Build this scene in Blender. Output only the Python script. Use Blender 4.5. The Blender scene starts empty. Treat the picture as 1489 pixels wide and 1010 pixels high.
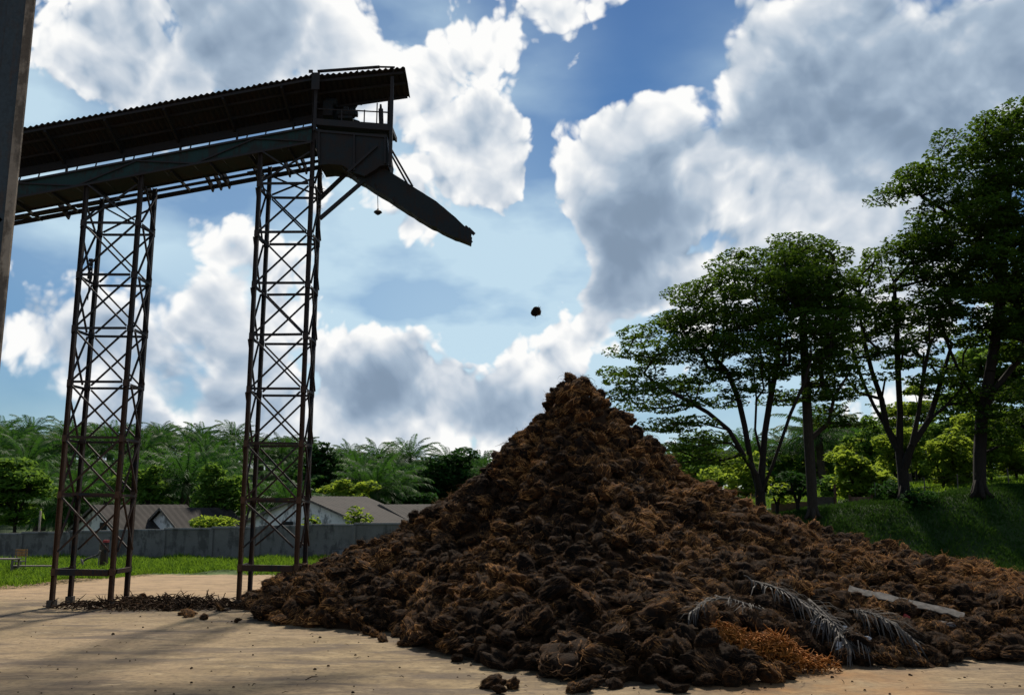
import bpy, bmesh, math, random
import numpy as np
from mathutils import Vector, Matrix, Euler, noise as mnoise

rng = np.random.default_rng(7)
random.seed(7)
scene = bpy.context.scene
COL = scene.collection
PI = math.pi

# ------------------------------------------------------------------ camera
W0, H0, F0 = 1489.0, 1010.0, 1300.0          # photograph size and focal length in its pixels
PITCH = math.radians(9.73)
EYE = 3.3
SP, CP = math.sin(PITCH), math.cos(PITCH)

cam = bpy.data.cameras.new('camera')
cam.sensor_fit = 'HORIZONTAL'
cam.sensor_width = 36.0
cam.lens = 36.0 * F0 / W0
cam.clip_start = 0.1
cam.clip_end = 5000
cam_o = bpy.data.objects.new('camera', cam)
COL.objects.link(cam_o)
cam_o.location = (0, 0, EYE)
cam_o.rotation_euler = (PI / 2 + PITCH, 0, 0)
scene.camera = cam_o

def ray(u, v):
    xc = (u - W0 / 2) / F0
    yc = (H0 / 2 - v) / F0
    return np.array((xc, CP - yc * SP, SP + yc * CP))

def P(u, v, Y):                              # point seen at pixel (u, v), Y metres in front of the eye
    d = ray(u, v)
    return np.array((0, 0, EYE)) + d * (Y / d[1])

def G(u, v, z=0.0):                          # point seen at pixel (u, v) on level z
    d = ray(u, v)
    return np.array((0, 0, EYE)) + d * ((z - EYE) / d[2])

def project(p):
    x, y, z = p[0], p[1], p[2] - EYE
    f = y * CP + z * SP
    t = -y * SP + z * CP
    return W0 / 2 + F0 * x / f, H0 / 2 - F0 * t / f

# ------------------------------------------------------------------ mesh helper
class MB:
    def __init__(self):
        self.v = []; self.f = []; self.m = []
        self.n = 0
    def add(self, verts, faces, mat=0):
        verts = np.asarray(verts, float)
        self.v.append(verts)
        for f in faces:
            self.f.append(tuple(i + self.n for i in f)); self.m.append(mat)
        self.n += len(verts)
    def box(self, c, s, rot=None, mat=0):
        x, y, z = s[0] / 2, s[1] / 2, s[2] / 2
        vs = np.array([(-x,-y,-z),(x,-y,-z),(x,y,-z),(-x,y,-z),(-x,-y,z),(x,-y,z),(x,y,z),(-x,y,z)])
        if rot is not None:
            vs = vs @ np.array(Euler(rot).to_matrix()).T
        self.add(vs + np.asarray(c, float), [(0,3,2,1),(4,5,6,7),(0,1,5,4),(1,2,6,5),(2,3,7,6),(3,0,4,7)], mat)
    def beam(self, p0, p1, w, h, up=(0, 0, 1), mat=0):
        p0 = np.asarray(p0, float); p1 = np.asarray(p1, float)
        d = p1 - p0; L = np.linalg.norm(d)
        if L < 1e-6: return
        d /= L
        up = np.asarray(up, float)
        s = np.cross(d, up)
        if np.linalg.norm(s) < 1e-3:
            s = np.cross(d, (0, 1, 0))
        s /= np.linalg.norm(s)
        t = np.cross(s, d)
        vs = []
        for p in (p0, p1):
            for a, b in ((-1,-1),(1,-1),(1,1),(-1,1)):
                vs.append(p + s * (a * w / 2) + t * (b * h / 2))
        self.add(vs, [(0,1,2,3),(7,6,5,4),(0,4,5,1),(1,5,6,2),(2,6,7,3),(3,7,4,0)], mat)
    def angle(self, p0, p1, w, th=0.008, up=(0, 0, 1), flip=1, mat=0):   # L-section bar
        p0 = np.asarray(p0, float); p1 = np.asarray(p1, float)
        d = p1 - p0; d = d / np.linalg.norm(d)
        up = np.asarray(up, float)
        s = np.cross(d, up)
        if np.linalg.norm(s) < 1e-3: s = np.cross(d, (0, 1, 0))
        s /= np.linalg.norm(s); t = np.cross(s, d)
        self.beam(p0, p1, w, th, up, mat)
        o = s * (flip * (w / 2 - th / 2)) + t * (w / 2 + th / 2)
        self.beam(p0 + o, p1 + o, th, w, up, mat)
    def tube(self, pts, radii, n=8, cap=True, mat=0):
        pts = [np.asarray(p, float) for p in pts]
        rings = []
        prev = None
        for i, p in enumerate(pts):
            d = pts[min(i + 1, len(pts) - 1)] - pts[max(i - 1, 0)]
            L = np.linalg.norm(d); d = d / L if L > 1e-9 else np.array((0, 0, 1.0))
            if prev is None:
                a = np.array((1, 0, 0.0)) if abs(d[0]) < .8 else np.array((0, 1, 0.0))
            else:
                a = prev
            s = a - d * np.dot(a, d); s /= np.linalg.norm(s)
            prev = s
            t = np.cross(d, s)
            r = radii[i] if hasattr(radii, '__len__') else radii
            an = np.arange(n) * 2 * PI / n
            rings.append(p + r * (np.cos(an)[:, None] * s + np.sin(an)[:, None] * t))
        vs = np.concatenate(rings)
        fs = []
        for i in range(len(pts) - 1):
            for k in range(n):
                k2 = (k + 1) % n
                fs.append((i * n + k, i * n + k2, (i + 1) * n + k2, (i + 1) * n + k))
        if cap:
            fs.append(tuple(range(n - 1, -1, -1)))
            fs.append(tuple((len(pts) - 1) * n + k for k in range(n)))
        self.add(vs, fs, mat)
    def build(self, name, mats, parent=None, smooth=False):
        me = bpy.data.meshes.new(name)
        v = np.concatenate(self.v) if self.v else np.zeros((0, 3))
        loc = None
        me.from_pydata(v.tolist(), [], self.f)
        if not isinstance(mats, (list, tuple)): mats = [mats]
        for m in mats: me.materials.append(m)
        if len(mats) > 1: me.polygons.foreach_set('material_index', self.m)
        if smooth: me.polygons.foreach_set('use_smooth', [True] * len(me.polygons))
        o = bpy.data.objects.new(name, me)
        COL.objects.link(o)
        if parent is not None:
            o.parent = parent
            pl = parent
            off = Vector((0, 0, 0))
            while pl is not None:
                off += pl.location; pl = pl.parent
            me.transform(Matrix.Translation(-off))     # shapes are written in world coordinates
        return o

def np_mesh(name, verts, faces, mats, parent=None, smooth=False, k=None):
    """fast mesh from arrays; faces is an (n, k) int array"""
    verts = np.asarray(verts, np.float32); faces = np.asarray(faces, np.int32)
    k = faces.shape[1]
    me = bpy.data.meshes.new(name)
    me.vertices.add(len(verts)); me.vertices.foreach_set('co', verts.ravel())
    me.loops.add(faces.size); me.loops.foreach_set('vertex_index', faces.ravel())
    me.polygons.add(len(faces))
    me.polygons.foreach_set('loop_start', np.arange(len(faces), dtype=np.int32) * k)
    me.update(calc_edges=True)
    me.validate()
    if not isinstance(mats, (list, tuple)): mats = [mats]
    for m in mats: me.materials.append(m)
    if smooth: me.polygons.foreach_set('use_smooth', [True] * len(me.polygons))
    o = bpy.data.objects.new(name, me)
    COL.objects.link(o)
    if parent is not None:
        o.parent = parent
        off = Vector((0, 0, 0)); pl = parent
        while pl is not None:
            off += pl.location; pl = pl.parent
        me.transform(Matrix.Translation(-off))
    return o

def tag(o, label=None, cat=None, group=None, kind=None):
    if label: o['label'] = label
    if cat: o['category'] = cat
    if group: o['group'] = group
    if kind: o['kind'] = kind
    return o

def thing(name, loc, label, cat, group=None):
    o = bpy.data.objects.new(name, None)
    o.empty_display_size = .3
    COL.objects.link(o)
    o.location = tuple(float(a) for a in loc)
    return tag(o, label, cat, group)

def copy_tree(o, parent=None):
    c = o.copy(); COL.objects.link(c)
    if parent is not None: c.parent = parent
    for ch in list(o.children): copy_tree(ch, c)
    return c

# ------------------------------------------------------------------ material helper
class NT:
    def __init__(self, tree): self.t = tree; self.n = tree.nodes; self.l = tree.links
    def node(self, typ, **kw):
        n = self.n.new(typ)
        for k, v in kw.items(): setattr(n, k, v)
        return n
    def set(self, sock, val):
        if hasattr(val, 'is_output') or isinstance(val, bpy.types.NodeSocket): self.l.new(val, sock)
        else: sock.default_value = val
    def math(self, op, a, b=None, c=None, clamp=False):
        n = self.node('ShaderNodeMath', operation=op); n.use_clamp = clamp
        self.set(n.inputs[0], a)
        if b is not None: self.set(n.inputs[1], b)
        if c is not None: self.set(n.inputs[2], c)
        return n.outputs[0]
    def vmath(self, op, a, b=None, out=0):
        n = self.node('ShaderNodeVectorMath', operation=op)
        self.set(n.inputs[0], a)
        if b is not None:
            if op == 'SCALE': self.set(n.inputs['Scale'], b)
            else: self.set(n.inputs[1], b)
        return n.outputs[out]
    def mix(self, fac, a, b, typ='MIX'):
        n = self.node('ShaderNodeMix', data_type='RGBA', blend_type=typ)
        self.set(n.inputs[0], fac); self.set(n.inputs[6], a); self.set(n.inputs[7], b)
        return n.outputs[2]
    def noise(self, vec, scale, detail=4, rough=.55, dist=0.0, out='Fac'):
        n = self.node('ShaderNodeTexNoise')
        if vec is not None: self.set(n.inputs['Vector'], vec)
        n.inputs['Scale'].default_value = scale; n.inputs['Detail'].default_value = detail
        n.inputs['Roughness'].default_value = rough; n.inputs['Distortion'].default_value = dist
        return n.outputs[out]
    def voro(self, vec, scale, feature='F1', detail=0, out='Distance', rand=1.0):
        n = self.node('ShaderNodeTexVoronoi', feature=feature)
        if vec is not None: self.set(n.inputs['Vector'], vec)
        n.inputs['Scale'].default_value = scale; n.inputs['Detail'].default_value = detail
        n.inputs['Randomness'].default_value = rand
        return n.outputs[out]
    def ramp(self, fac, stops, interp='LINEAR'):
        n = self.node('ShaderNodeValToRGB'); r = n.color_ramp; r.interpolation = interp
        while len(r.elements) < len(stops): r.elements.new(.5)
        for e, (p, c) in zip(r.elements, stops):
            e.position = p
            e.color = (c, c, c, 1) if not hasattr(c, '__len__') else tuple(c) + ((1,) if len(c) == 3 else ())
        self.set(n.inputs[0], fac)
        return n.outputs[0]
    def maprange(self, v, a, b, c=0.0, d=1.0, smooth=False):
        n = self.node('ShaderNodeMapRange', interpolation_type='SMOOTHSTEP' if smooth else 'LINEAR')
        for i, x in enumerate((v, a, b, c, d)): self.set(n.inputs[i], x)
        return n.outputs[0]
    def mapping(self, vec, scale=(1, 1, 1), loc=(0, 0, 0)):
        n = self.node('ShaderNodeMapping'); self.set(n.inputs[0], vec)
        n.inputs['Scale'].default_value = scale; n.inputs['Location'].default_value = loc
        return n.outputs[0]
    def bump(self, h, strength=.3, dist=.02):
        n = self.node('ShaderNodeBump'); self.set(n.inputs['Height'], h)
        n.inputs['Strength'].default_value = strength; n.inputs['Distance'].default_value = dist
        return n.outputs[0]

def new_mat(name):
    m = bpy.data.materials.new(name); m.use_nodes = True
    t = m.node_tree; t.nodes.clear()
    k = NT(t)
    out = k.node('ShaderNodeOutputMaterial')
    b = k.node('ShaderNodeBsdfPrincipled')
    k.l.new(b.outputs[0], out.inputs[0])
    k.bsdf = b; k.out = out
    co = k.node('ShaderNodeTexCoord')
    k.obj = co.outputs['Object']
    geo = k.node('ShaderNodeNewGeometry')
    k.pos = geo.outputs['Position']; k.nrm = geo.outputs['Normal']
    oi = k.node('ShaderNodeObjectInfo'); k.rand = oi.outputs['Random']
    b.inputs['Roughness'].default_value = .8
    b.inputs['Specular IOR Level'].default_value = .3
    return m, k
# ------------------------------------------------------------------ sky, clouds and sun
SUN_EL, SUN_AZ = math.radians(46), math.radians(6)      # ahead of the camera, a little right
sun_dir = Vector((math.sin(SUN_AZ) * math.cos(SUN_EL), math.cos(SUN_AZ) * math.cos(SUN_EL), math.sin(SUN_EL)))

world = bpy.data.worlds.new('World'); scene.world = world
world.use_nodes = True
wt = world.node_tree; wt.nodes.clear()
k = NT(wt)
out = k.node('ShaderNodeOutputWorld')
sky = k.node('ShaderNodeTexSky', sky_type='NISHITA')
sky.sun_disc = False
sky.sun_elevation = SUN_EL
sky.sun_rotation = SUN_AZ
sky.altitude = 0; sky.air_density = 1.0; sky.dust_density = .15; sky.ozone_density = 5.0
bg_sky = k.node('ShaderNodeBackground'); bg_sky.inputs['Strength'].default_value = SKY_STR = .075
hs = k.node('ShaderNodeHueSaturation'); hs.inputs['Saturation'].default_value = 1.28
hs.inputs['Value'].default_value = .8
k.l.new(sky.outputs[0], hs.inputs['Color']); k.l.new(hs.outputs[0], bg_sky.inputs['Color'])
tc = k.node('ShaderNodeTexCoord')
D = k.vmath('NORMALIZE', tc.outputs['Generated'])

def sdir(u, v):
    d = ray(u, v); return tuple(d / np.linalg.norm(d))

def blobs(lst, name=''):
    tot = None
    for (u, v, r, w) in lst:
        dist = k.vmath('DISTANCE', D, sdir(u, v), out=1)
        m = k.maprange(dist, r / F0, 0.0, 0.0, w, smooth=True)
        tot = m if tot is None else k.math('ADD', tot, m)
    return tot

def warp(vec):
    w = k.noise(vec, 4.5, 3, .5, out='Color')
    return k.vmath('ADD', vec, k.vmath('SCALE', k.vmath('SUBTRACT', w, (.5, .5, .5)), .11))
def soft(q):                                     # the slow swell of the cloud
    return k.math('ADD', k.math('MULTIPLY', k.math('SUBTRACT', k.noise(q, 6.5, 5, .55), .5), 1.7), .5)
def puffs(q, n=4):                                    # cauliflower heads on top of it
    a = None
    for sc, wt in ((11.0, .40), (24.0, .27), (52.0, .15), (110.0, .075))[:n]:
        v = k.node('ShaderNodeTexVoronoi', feature='F1'); k.set(v.inputs['Vector'], q)
        v.inputs['Scale'].default_value = sc
        t = k.math('MULTIPLY', k.math('SUBTRACT', .42, v.outputs['Distance']), wt)
        a = t if a is None else k.math('ADD', a, t)
    return a

lay = blobs([
    # heaps of cloud (u, v, radius, weight) and clear gaps
    (260, 30, 260, .34), (430, 60, 200, .30), (170, 150, 150, .16), (300, 160, 170, .16), (520, 90, 90, .20), (120, 60, 90, .08),
    (700, 40, 130, .32), (820, 0, 150, .34), (950, 0, 90, .16), (660, 150, 130, .34), (720, 220, 110, .26), (600, 270, 100, .16), (830, 90, 80, .14),
    (1250, 90, 280, .50), (1430, 150, 280, .46), (1110, 120, 120, .24), (1070, 190, 90, .16), (1230, 300, 230, .34), (1180, 390, 150, .26), (1310, 420, 180, .34),
    (950, 230, 170, .44), (960, 150, 75, .22), (865, 200, 80, .20), (850, 290, 100, .24), (930, 360, 150, .34), (880, 430, 100, .16), (1110, 270, 130, .30), (1050, 400, 150, .24),
    (730, 290, 60, .24), (620, 350, 110, .32), (690, 250, 120, .14), (520, 330, 120, .18), (480, 400, 90, .10),
    (290, 400, 190, .30), (50, 420, 130, .34), (110, 480, 110, .24), (250, 540, 200, .28), (120, 580, 160, .20), (400, 340, 120, .18), (330, 600, 150, .16),
    (545, 535, 115, .46), (630, 580, 90, .30), (720, 580, 90, .38), (850, 515, 110, .30), (790, 600, 90, .28), (540, 620, 120, .18), (1010, 480, 90, .16), (420, 600, 120, .16),
    (75, 170, 90, -.30), (600, 20, 75, -.32), (690, 20, 30, -.1), (930, 75, 90, -.36), (1010, 60, 90, -.36), (1030, 140, 60, -.20), (860, 140, 60, -.12), (790, 140, 50, -.10),
    (700, 400, 130, -.22), (570, 440, 90, -.16), (780, 450, 90, -.18), (60, 290, 90, -.14), (980, 100, 110, -.10), (1052, 165, 55, -.22), (1062, 245, 40, -.12), (800, 330, 50, -.12), (690, 330, 50, -.06), (500, 470, 60, -.14), (620, 480, 60, -.12), (700, 500, 60, -.10), (180, 330, 80, -.10)])
core = blobs([(930, 290, 130, .9), (900, 400, 130, .75), (545, 565, 100, .9), (720, 605, 80, .75), (1320, 130, 300, .45), (1150, 180, 150, .3), (1450, 120, 250, .2), (330, 30, 170, .45), (690, 160, 80, .65), (430, 50, 120, .3),
              (200, 570, 190, .7), (300, 450, 150, .35), (820, 10, 80, .4), (1050, 330, 120, .2), (60, 480, 90, .3)])
lit = blobs([(720, -40, 420, .8), (640, 100, 160, .25), (960, 150, 110, .4), (770, 60, 120, .3), (540, 480, 60, .3), (1120, 260, 90, .35), (860, 500, 80, .3)])
veil_l = blobs([(650, 430, 420, 1.15), (300, 250, 460, .60), (60, 250, 260, .75), (850, 560, 420, .55), (1250, 330, 460, .6), (560, 60, 220, .5), (720, 80, 200, .4), (1080, 180, 160, .4)])

T0 = .60
W0_ = warp(D)
s1 = soft(W0_); p1 = puffs(W0_)
fine = k.math('MULTIPLY', k.math('SUBTRACT', k.noise(W0_, 22.0, 8, .62), .5), .20)
sunward = Vector((0.12, -.45, 1.0)).normalized()
W1_ = k.vmath('ADD', W0_, tuple(sunward * .022))
p2 = puffs(W1_, 3)
s2 = soft(k.vmath('ADD', W0_, tuple(sunward * .06)))
sep = k.node('ShaderNodeSeparateXYZ'); k.l.new(D, sep.inputs[0])
behind = k.maprange(sep.outputs[1], .15, -.45, 0, 1, smooth=True)      # unseen cloud deck added behind the camera, dimmed to weaken frontal light
swell = k.math('ADD', k.math('ADD', s1, lay), k.math('MULTIPLY', behind, .35))
dens = k.math('SUBTRACT', k.math('ADD', k.math('ADD', swell, p1), fine), T0)
soft_edge = blobs([(1300, 130, 330, .10), (200, 560, 260, .10), (1230, 360, 260, .06)])
alpha = k.maprange(dens, k.math('SUBTRACT', -.025, soft_edge), k.math('ADD', .08, soft_edge), 0, 1, smooth=True)
thick = k.maprange(k.math('SUBTRACT', k.math('ADD', swell, k.math('MULTIPLY', p1, .6)), T0), .0, .40, 0, 1, smooth=True)
rim = k.math('SUBTRACT', 1.0, k.math('MULTIPLY', thick, .65))
relief = k.math('MULTIPLY', k.math('SUBTRACT', p1, p2), k.math('MULTIPLY', rim, 2.6))
relief = k.math('ADD', relief, k.math('MULTIPLY', k.math('SUBTRACT', s1, s2), .5))
grey = k.math('ADD', .24, k.math('MULTIPLY', core, .52))
sh = k.math('SUBTRACT', .90, k.math('MULTIPLY', thick, grey))
sh = k.math('ADD', sh, relief)
sh = k.math('ADD', sh, k.math('MULTIPLY', lit, .26))
sh = k.math('ADD', sh, k.math('MULTIPLY', fine, .5))
sh = k.math('SMOOTH_MAX', sh, .20, .15)
sh = k.math('MULTIPLY', sh, k.math('SUBTRACT', 1.0, k.math('MULTIPLY', behind, .46)))
ccol = k.ramp(sh, [(0, (.10, .15, .22)), (.25, (.24, .32, .43)), (.5, (.36, .45, .56)), (.75, (.62, .67, .73)), (1.0, (.92, .92, .91))])
bg_c = k.node('ShaderNodeBackground'); bg_c.inputs['Strength'].default_value = 1.0
k.l.new(ccol, bg_c.inputs['Color'])
# thin veil and the paler air towards the horizon
hor = k.maprange(sep.outputs[2], .30, .0, 0, .75, smooth=True)
vn = k.noise(k.vmath('MULTIPLY', D, (1, 1, 2.2)), 4.0, 5, .5)
veil = k.math('MULTIPLY', k.math('ADD', veil_l, k.math('MULTIPLY', hor, .5)), k.maprange(vn, .38, .62, .35, 1.25), clamp=True)
veil = k.math('MINIMUM', k.math('MULTIPLY', veil, .95), .88)
bg_v = k.node('ShaderNodeBackground'); bg_v.inputs['Color'].default_value = (.56, .73, .83, 1); bg_v.inputs['Strength'].default_value = 1.0
m1 = k.node('ShaderNodeMixShader'); k.l.new(veil, m1.inputs[0]); k.l.new(bg_sky.outputs[0], m1.inputs[1]); k.l.new(bg_v.outputs[0], m1.inputs[2])
m2 = k.node('ShaderNodeMixShader'); k.l.new(alpha, m2.inputs[0]); k.l.new(m1.outputs[0], m2.inputs[1]); k.l.new(bg_c.outputs[0], m2.inputs[2])
k.l.new(m2.outputs[0], out.inputs[0])

sl = bpy.data.lights.new('sun', 'SUN'); sl.energy = 5.0; sl.angle = math.radians(5.0); sl.color = (1.0, .90, .76)
so = bpy.data.objects.new('sun', sl); COL.objects.link(so)
so.rotation_euler = (-sun_dir).to_track_quat('-Z', 'Y').to_euler()
so.location = (0, 0, 40)
vs = scene.view_settings
scene.display_settings.display_device = 'sRGB'
vs.view_transform = 'Standard'; vs.look = 'None'; vs.exposure = 0.1; vs.gamma = 1.0; vs.use_curve_mapping = False
# ------------------------------------------------------------------ materials
def mat_steel(name, base, rust, amount, rough=.7, low=False):
    m, k = new_mat(name)
    n = k.noise(k.pos, 1.6, 6, .65)
    n2 = k.noise(k.mapping(k.pos, (6, 6, .8)), 2.0, 4, .6)
    f = k.maprange(k.math('ADD', k.math('MULTIPLY', n, .65), k.math('MULTIPLY', n2, .35)), .52 - amount * .3, .62 - amount * .3, 0, 1, True)
    if low:                                  # rust climbs from the wet ground
        sp = k.node('ShaderNodeSeparateXYZ'); k.l.new(k.pos, sp.inputs[0])
        f = k.math('MULTIPLY', f, k.maprange(sp.outputs[2], 9.0, 3.0, .15, 1.0))
    c = k.mix(f, base + (1,), rust + (1,))
    fine = k.noise(k.pos, 30, 3, .6)
    c = k.mix(k.maprange(fine, .35, .75, 0, .6), c, (base[0] * .4, base[1] * .4, base[2] * .4, 1))
    k.l.new(c, k.bsdf.inputs['Base Color'])
    k.bsdf.inputs['Roughness'].default_value = rough
    k.l.new(k.bump(fine, .25, .004), k.bsdf.inputs['Normal'])
    return m

M = {}
M['steel'] = mat_steel('weathered_steel', (.012, .014, .017), (.05, .022, .010), .35, low=True)
M['rusty'] = mat_steel('rusty_steel', (.014, .014, .015), (.10, .044, .018), .6, low=True)
M['roof'] = mat_steel('corrugated_iron', (.012, .014, .017), (.018, .012, .009), .2)
M['teal'] = mat_steel('teal_painted_steel', (.004, .030, .029), (.012, .011, .009), .18)
M['hopper'] = mat_steel('hopper_plate', (.006, .012, .015), (.014, .009, .007), .2)
M['cladding'] = mat_steel('dark_cladding', (.035, .05, .06), (.05, .04, .035), .1)

def mat_concrete(name, c1, c2, stain, sscale=1.0, bump=.3):
    m, k = new_mat(name)
    n = k.noise(k.pos, .8 * sscale, 6, .6)
    streak = k.math('ADD', k.math('MULTIPLY', k.noise(k.mapping(k.pos, (1.6, 1.6, .40)), 1.0 * sscale, 6, .65), .55), k.math('MULTIPLY', k.noise(k.pos, 1.1 * sscale, 6, .7), .45))
    c = k.mix(k.maprange(n, .35, .65), c1 + (1,), c2 + (1,))
    c = k.mix(k.maprange(streak, .49, .575, 0, .9, True), c, stain + (1,))
    fine = k.noise(k.pos, 22, 4, .65)
    c = k.mix(k.maprange(fine, .3, .7, 0, .35), c, (c1[0] * .5, c1[1] * .5, c1[2] * .5, 1))
    k.l.new(c, k.bsdf.inputs['Base Color'])
    k.l.new(k.bump(fine, bump, .01), k.bsdf.inputs['Normal'])
    k.bsdf.inputs['Roughness'].default_value = .9
    return m
M['wall'] = mat_concrete('grey_render', (.135, .13, .122), (.18, .173, .165), (.065, .063, .06))
M['coping'] = mat_concrete('coping', (.16, .165, .17), (.22, .22, .22), (.06, .06, .06))
M['white_wall'] = mat_concrete('stained_whitewash', (.80, .79, .77), (.62, .61, .60), (.08, .08, .085), 1.1)
M['post'] = mat_concrete('pale_post', (.36, .30, .23), (.22, .18, .14), (.07, .055, .042), 2.0, .4)
M['block'] = mat_concrete('footing_block', (.06, .05, .04), (.10, .08, .062), (.03, .025, .02), 2.0)
M['house_roof'] = mat_concrete('old_roof_sheet', (.020, .017, .015), (.034, .028, .025), (.009, .008, .007), .8)
M['rust_wall'] = mat_concrete('rusty_fence_sheet', (.13, .075, .045), (.20, .12, .08), (.06, .035, .02), 1.0)
M['dark'] = new_mat('dark_opening')[0]
M['dark'].node_tree.nodes['Principled BSDF'].inputs['Base Color'].default_value = (.012, .013, .014, 1)
def mat_plain(name, c, rough=.6, var=.35, scale=6):
    m, k = new_mat(name)
    n = k.noise(k.pos, scale, 5, .6)
    col = k.mix(k.maprange(n, .3, .7), tuple(x * (1 - var) for x in c) + (1,), tuple(min(1, x * (1 + var)) for x in c) + (1,))
    k.l.new(col, k.bsdf.inputs['Base Color']); k.bsdf.inputs['Roughness'].default_value = rough
    k.l.new(k.bump(n, .2, .01), k.bsdf.inputs['Normal'])
    return m
M['red'] = mat_plain('faded_red', (.30, .03, .03))
M['timber'] = mat_plain('weathered_timber', (.105, .094, .082), .85, .65, 7)
M['brown_wood'] = mat_plain('brown_wood', (.30, .15, .05), .8)
M['grey_wood'] = mat_plain('grey_wood', (.13, .11, .095), .85)
M['plastic'] = mat_plain('white_plastic', (.50, .50, .51), .5, .25)
M['cable'] = mat_plain('black_cable', (.02, .02, .02), .5)

# --- bark
def mat_bark(name, c1, c2):
    m, k = new_mat(name)
    n = k.noise(k.mapping(k.obj, (5, 5, 1.2)), 3.0, 6, .65)
    col = k.mix(k.maprange(n, .3, .7), c1 + (1,), c2 + (1,))
    k.l.new(col, k.bsdf.inputs['Base Color']); k.bsdf.inputs['Roughness'].default_value = .95
    k.l.new(k.bump(n, .6, .03), k.bsdf.inputs['Normal'])
    return m
M['bark'] = mat_bark('dark_bark', (.007, .0055, .004), (.019, .0145, .0105))
M['bark_pale'] = mat_bark('pale_bark', (.018, .014, .010), (.045, .036, .027))
M['palm_bark'] = mat_bark('palm_bark', (.035, .026, .018), (.10, .075, .05))

# --- leaves: light through them as well as off them
def mat_leaf(name, c1, c2, trans=.45, scale=.55, tcol=None, rough=.8):
    m, k = new_mat(name)
    n = k.noise(k.pos, scale, 4, .6)
    hue = k.noise(k.pos, 9.0, 2, .5)
    f = k.math('ADD', k.math('MULTIPLY', k.maprange(n, .3, .7), .6), k.math('MULTIPLY', k.maprange(hue, .3, .7), .4))
    f = k.math('ADD', k.math('MULTIPLY', f, .75), k.math('MULTIPLY', k.rand, .25))
    col = k.mix(f, c1 + (1,), c2 + (1,))
    k.l.new(col, k.bsdf.inputs['Base Color']); k.bsdf.inputs['Roughness'].default_value = rough
    k.bsdf.inputs['Specular IOR Level'].default_value = .05
    tr = k.node('ShaderNodeBsdfTranslucent')
    tc_ = k.mix(.75, col, (tcol or (c2[0] * 2.2, c2[1] * 2.0, c2[2] * .8)) + (1,))
    k.l.new(tc_, tr.inputs['Color'])
    mx = k.node('ShaderNodeMixShader'); mx.inputs[0].default_value = trans
    k.l.new(k.bsdf.outputs[0], mx.inputs[1]); k.l.new(tr.outputs[0], mx.inputs[2])
    k.l.new(mx.outputs[0], k.out.inputs[0])
    return m
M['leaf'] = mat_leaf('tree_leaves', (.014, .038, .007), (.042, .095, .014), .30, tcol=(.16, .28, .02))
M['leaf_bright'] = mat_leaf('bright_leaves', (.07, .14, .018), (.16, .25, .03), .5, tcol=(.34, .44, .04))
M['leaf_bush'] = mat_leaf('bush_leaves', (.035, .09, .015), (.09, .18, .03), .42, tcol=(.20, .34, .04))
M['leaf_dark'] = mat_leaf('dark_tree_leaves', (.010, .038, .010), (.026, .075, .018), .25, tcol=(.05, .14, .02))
M['palm'] = mat_leaf('palm_fronds', (.008, .036, .007), (.028, .084, .015), .24, scale=.12, tcol=(.10, .26, .03), rough=.6)
M['banana'] = mat_leaf('banana_leaf', (.08, .18, .02), (.16, .30, .04), .5, tcol=(.30, .48, .05))
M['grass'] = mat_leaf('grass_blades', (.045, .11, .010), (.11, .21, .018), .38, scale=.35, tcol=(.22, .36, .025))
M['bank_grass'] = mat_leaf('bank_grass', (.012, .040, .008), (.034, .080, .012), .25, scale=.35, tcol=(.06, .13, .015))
M['dry_frond'] = mat_plain('dry_frond', (.062, .054, .046), .8, .55, 9)

# --- fruit bunch fibre
def mat_bunch(name, dark, mid, light, bias=0.0):
    m, k = new_mat(name)
    n = k.noise(k.obj, 6.0, 5, .65)
    f = k.math('ADD', k.maprange(n, .30, .72), k.math('MULTIPLY', k.math('SUBTRACT', k.rand, .5), .7))
    f = k.math('ADD', f, bias)
    patch = k.noise(k.pos, .45, 3, .5)
    f = k.math('ADD', f, k.maprange(patch, .3, .7, -.3, .3))
    sp = k.node('ShaderNodeSeparateXYZ'); k.l.new(k.pos, sp.inputs[0])     # backlight painted in: more orange towards the right flank, darker low in front
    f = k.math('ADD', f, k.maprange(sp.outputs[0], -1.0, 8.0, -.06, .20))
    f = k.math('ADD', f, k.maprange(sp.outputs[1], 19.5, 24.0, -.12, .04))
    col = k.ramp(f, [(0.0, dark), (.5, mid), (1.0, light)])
    k.l.new(col, k.bsdf.inputs['Base Color']); k.bsdf.inputs['Roughness'].default_value = .95
    k.bsdf.inputs['Specular IOR Level'].default_value = .12
    fn = k.noise(k.mapping(k.obj, (28, 28, 7)), 3.0, 4, .7)
    k.l.new(k.bump(fn, 1.0, .03), k.bsdf.inputs['Normal'])
    k.bsdf.inputs['Sheen Weight'].default_value = .35
    k.bsdf.inputs['Sheen Roughness'].default_value = .35
    k.l.new(k.mix(.6, col, (.65, .33, .13, 1)), k.bsdf.inputs['Sheen Tint'])
    return m
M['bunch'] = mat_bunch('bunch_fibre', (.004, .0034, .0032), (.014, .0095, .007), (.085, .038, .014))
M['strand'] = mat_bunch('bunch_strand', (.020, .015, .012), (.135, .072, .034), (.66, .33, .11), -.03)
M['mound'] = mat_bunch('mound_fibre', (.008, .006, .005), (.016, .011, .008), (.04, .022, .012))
M['orange'] = mat_plain('orange_fibre', (.28, .10, .014), .9, .7, 7)

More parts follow.
